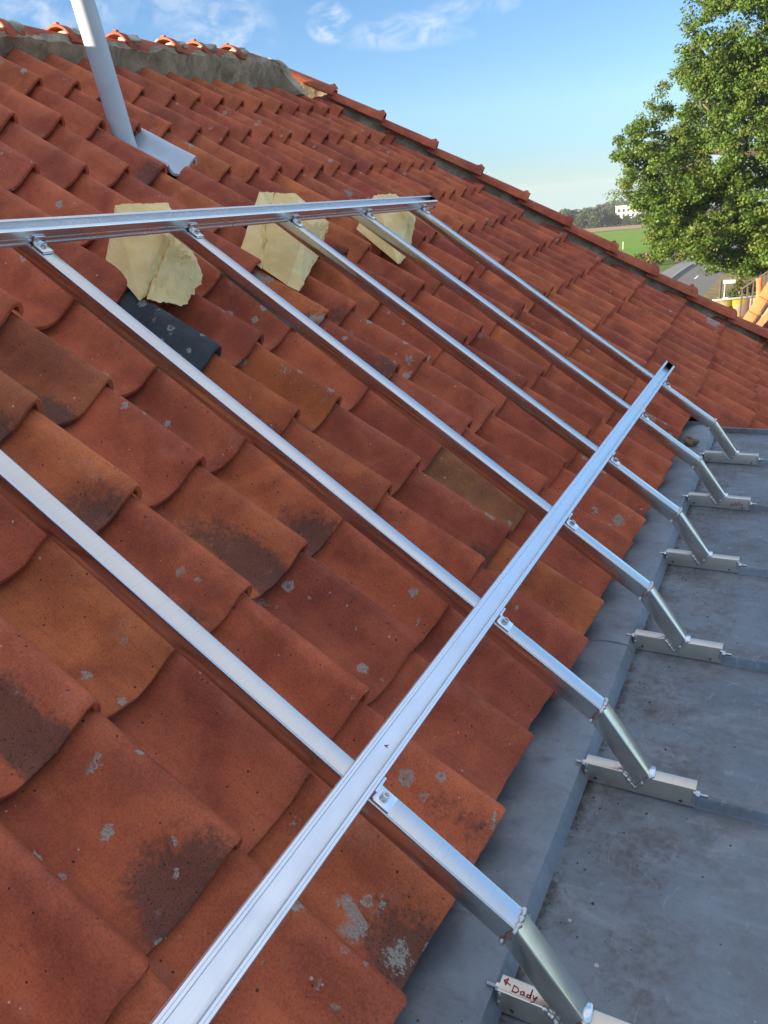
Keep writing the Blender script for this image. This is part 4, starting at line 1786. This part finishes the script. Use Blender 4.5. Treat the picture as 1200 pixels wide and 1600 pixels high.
tag(link('timber_post', mesh_from_bm('timber_post', bm, DWOOD, 40), None, (-3.98, 49.3, gz(-3.98, 49.3))), 'dark timber post standing just left of the white street sign', 'post')

# yellow painted garden wall
def make_wall_paint():
    M = Mat('yellow_wall_paint')
    v = M.coord()
    x, y, z = M.sep(v)
    a = M.noise(v, 1.6, 3, .5)
    b = M.noise(v, 14, 4)
    c = M.mix(a.step(.42, .55), (.72, .50, .03), (.74, .60, .30))
    c = M.mix((M.noise(M.vec(v, loc=(4, 2, 7)), 1.1, 3).step(.50, .62)), c, (.62, .36, .30))
    c = M.mix(b.step(.6, .8) * .3, c, (.4, .33, .2))
    return M.set(c, .8)


YW = make_wall_paint()
gwx, gwy = -3.95, 46.2
gw = empty('garden_wall', (gwx, gwy, gz(gwx, gwy)), 'low yellow and pink painted garden wall with pale coping', 'wall')
gw.rotation_euler = (0, 0, RAD(34))
for k in range(3):
    bm = bmesh.new()
    bm_box(bm, (k * 1.0 + .012, 0, -.2), ((k + 1) * 1.0 - .012, .18, 1.0), .01)
    link('panel', mesh_from_bm('panel', bm, YW, 30), gw)
bm = bmesh.new()
bm_box(bm, (-.05, -.04, 1.002), (3.05, .22, 1.08), .012)
link('coping', mesh_from_bm('coping', bm, WHITE, 30), gw)

# neighbouring gable: raking clay coping over a brick wall
GY = 16.0
def at_y(px, py, y=GY):
    d = CM.transposed() @ Vector(((px - 600) / 1201.75, -(py - 800) / 1201.75, -1.0))
    return d * (y / d.y)


A = at_y(1156, 508)
B = at_y(1262, 352)
dr = (B - A)
dr.y = 0
Lr = dr.length
ex = dr / Lr
ez = Vector((-ex.z, 0, ex.x))
nb = empty('neighbour_house', (A.x, GY, -7.0), 'neighbouring brick gable with an orange clay coping at the right edge', 'house')
CLAY2 = simple('coping_clay', (.42, .15, .055), .85, 0, 7, .25, .3)
BRICKC = [simple('brick_red', (.25, .10, .06), .9, 0, 20, .3, .4), simple('brick_brown', (.17, .085, .055), .9, 0, 20, .3, .4), simple('brick_orange', (.31, .14, .075), .9, 0, 20, .3, .4)]
JOINT = simple('brick_joint', (.36, .31, .25), .95, 0, 20, .2)
ncp = 13
start = -1.2
for k in range(ncp):
    bm = bmesh.new()
    bm_box(bm, (0, -.06, -.02), (.295, .36, .16), .012)
    me = mesh_from_bm('coping_tile', bm, CLAY2, 30) if k == 0 else me_cop
    me_cop = me
    m = Matrix((ex, Vector((0, 1, 0)), ez)).transposed().to_4x4()
    m = m @ Matrix.Rotation(RAD(rng.uniform(-.6, .6)), 4, 'Y')
    m.translation = A + ex * (start + k * .30) - nb.location + ez * -.145 + ez * rng.uniform(0, .004)
    o = link('coping_tile', me, nb)
    o.matrix_local = m
# wall core under the rake
p0 = A + ex * start
p1 = A + ex * (start + ncp * .3)
bm = bmesh.new()
bm_prism(bm, [(p0.x + .12, p0.z - .22), (p1.x + .12, p1.z - .22), (p1.x + .12, -7.0), (p0.x + .12, -7.0)], GY + .02, GY + .28)
core = world_child('wall', mesh_from_bm('wall', bm, JOINT), nb)
bm0 = bmesh.new()
bm_box(bm0, (0, -.012, 0), (.228, .02, .062), .004, 1)
bms = [mesh_from_bm('brick', bm0, BRICKC[0])]
for q in (1, 2):
    b2 = bms[0].copy()
    b2.materials.clear()
    b2.materials.append(BRICKC[q])
    bms.append(b2)
slope = ex.z / ex.x
for row in range(26):
    z = -2.62 + row * .075
    for q in range(-2, 12):
        x = A.x - .2 + q * .24 + (row % 2) * .12
        zt_ = p0.z - .22 + (x - p0.x - .12) * slope
        if z + .07 > zt_ - .01 or x < p0.x + .1 or x > p1.x:
            continue
        o = link('brick', bms[rng.choice((0, 0, 1, 1, 2))], nb)
        o.location = Vector((x, GY + .012, z)) - nb.location
# lean-to roof in front of the gable
bm = bmesh.new()
q0, q1 = at_y(1176, 516, 15.4), at_y(1236, 448, 15.4)
for k in range(7):
    a_ = q0.lerp(q1, k / 7.0)
    b_ = q0.lerp(q1, (k + .97) / 7.0)
    bm2 = bmesh.new()
    vs = [(a_.x, 15.0, a_.z), (b_.x, 15.0, b_.z), (b_.x, 15.9, b_.z), (a_.x, 15.9, a_.z)]
    up_ = [bm2.verts.new(v_) for v_ in vs]
    dn_ = [bm2.verts.new((v_[0] + .03, v_[1], v_[2] - .05)) for v_ in vs]
    bm2.faces.new(up_)
    bm2.faces.new(dn_[::-1])
    for i in range(4):
        bm2.faces.new((up_[i], up_[(i + 1) % 4], dn_[(i + 1) % 4], dn_[i]))
    world_child('lean_to_tile', mesh_from_bm('lean_to_tile', bm2, CLAY2), nb)
bm.free()
# clay pot standing on the coping
cpb = at_y(1186, 464, GY + .15)
bm = bmesh.new()
n = 16
rings = [[bm.verts.new((r * cos(2 * pi * q / n) + lean, r * sin(2 * pi * q / n), z)) for q in range(n)] for r, z, lean in ((.062, -.12, .01), (.055, 0, 0), (.05, .15, -.01), (.05, .28, -.022), (.058, .30, -.024), (.058, .335, -.026), (.04, .335, -.026), (.04, .1, 0))]
for a_, b_ in zip(rings, rings[1:]):
    for q in range(n):
        bm.faces.new((a_[q], a_[(q + 1) % n], b_[(q + 1) % n], b_[q]))
world_o = link('chimney_pot', mesh_from_bm('chimney_pot', bm, CLAY2, 40), nb, cpb - nb.location)

# timber fence running up behind the neighbour
fe = empty('timber_fence', (-2.1, 36.0, -7.0), 'dark timber rail fence between the bush and the neighbouring gable', 'fence')
fp = [at_y(1160 + 9 * k, 451 - 6.0 * k, 34.0 - .2 * k) for k in range(6)]
for k, p in enumerate(fp):
    bm = bmesh.new()
    bm_box(bm, (p.x - .03, p.y - .03, -7.0), (p.x + .03, p.y + .03, p.z + .04), .006)
    world_child('fence_post', mesh_from_bm('fence_post', bm, DWOOD, 30), fe)
for dz_ in (0.0,):
    for a_, b_ in zip(fp, fp[1:]):
        bm = bmesh.new()
        bm_tube(bm, [a_ + Vector((0, -.06, dz_)), b_ + Vector((0, -.06, dz_))], .035, 6)
        world_child('rail', mesh_from_bm('rail', bm, DWOOD, 40), fe)

# ================================================================== HAZE
bm = bmesh.new()
bm_box(bm, (-1260, -1260, -46), (1260, 1260, 15))
HZ = bpy.data.materials.new('pale_haze')
HZ.use_nodes = True
nt_ = HZ.node_tree
nt_.nodes.remove(nt_.nodes['Principled BSDF'])
pv_ = nt_.nodes.new('ShaderNodeVolumePrincipled')
pv_.inputs['Color'].default_value = (.86, .92, 1.0, 1)
pv_.inputs['Density'].default_value = .0003
pv_.inputs['Anisotropy'].default_value = 0.2
nt_.links.new(pv_.outputs[0], nt_.nodes['Material Output'].inputs['Volume'])
hz = link('haze', mesh_from_bm('haze', bm, HZ))
tag(hz, 'thin pale haze in the air over the valley', 'haze', None, 'stuff')
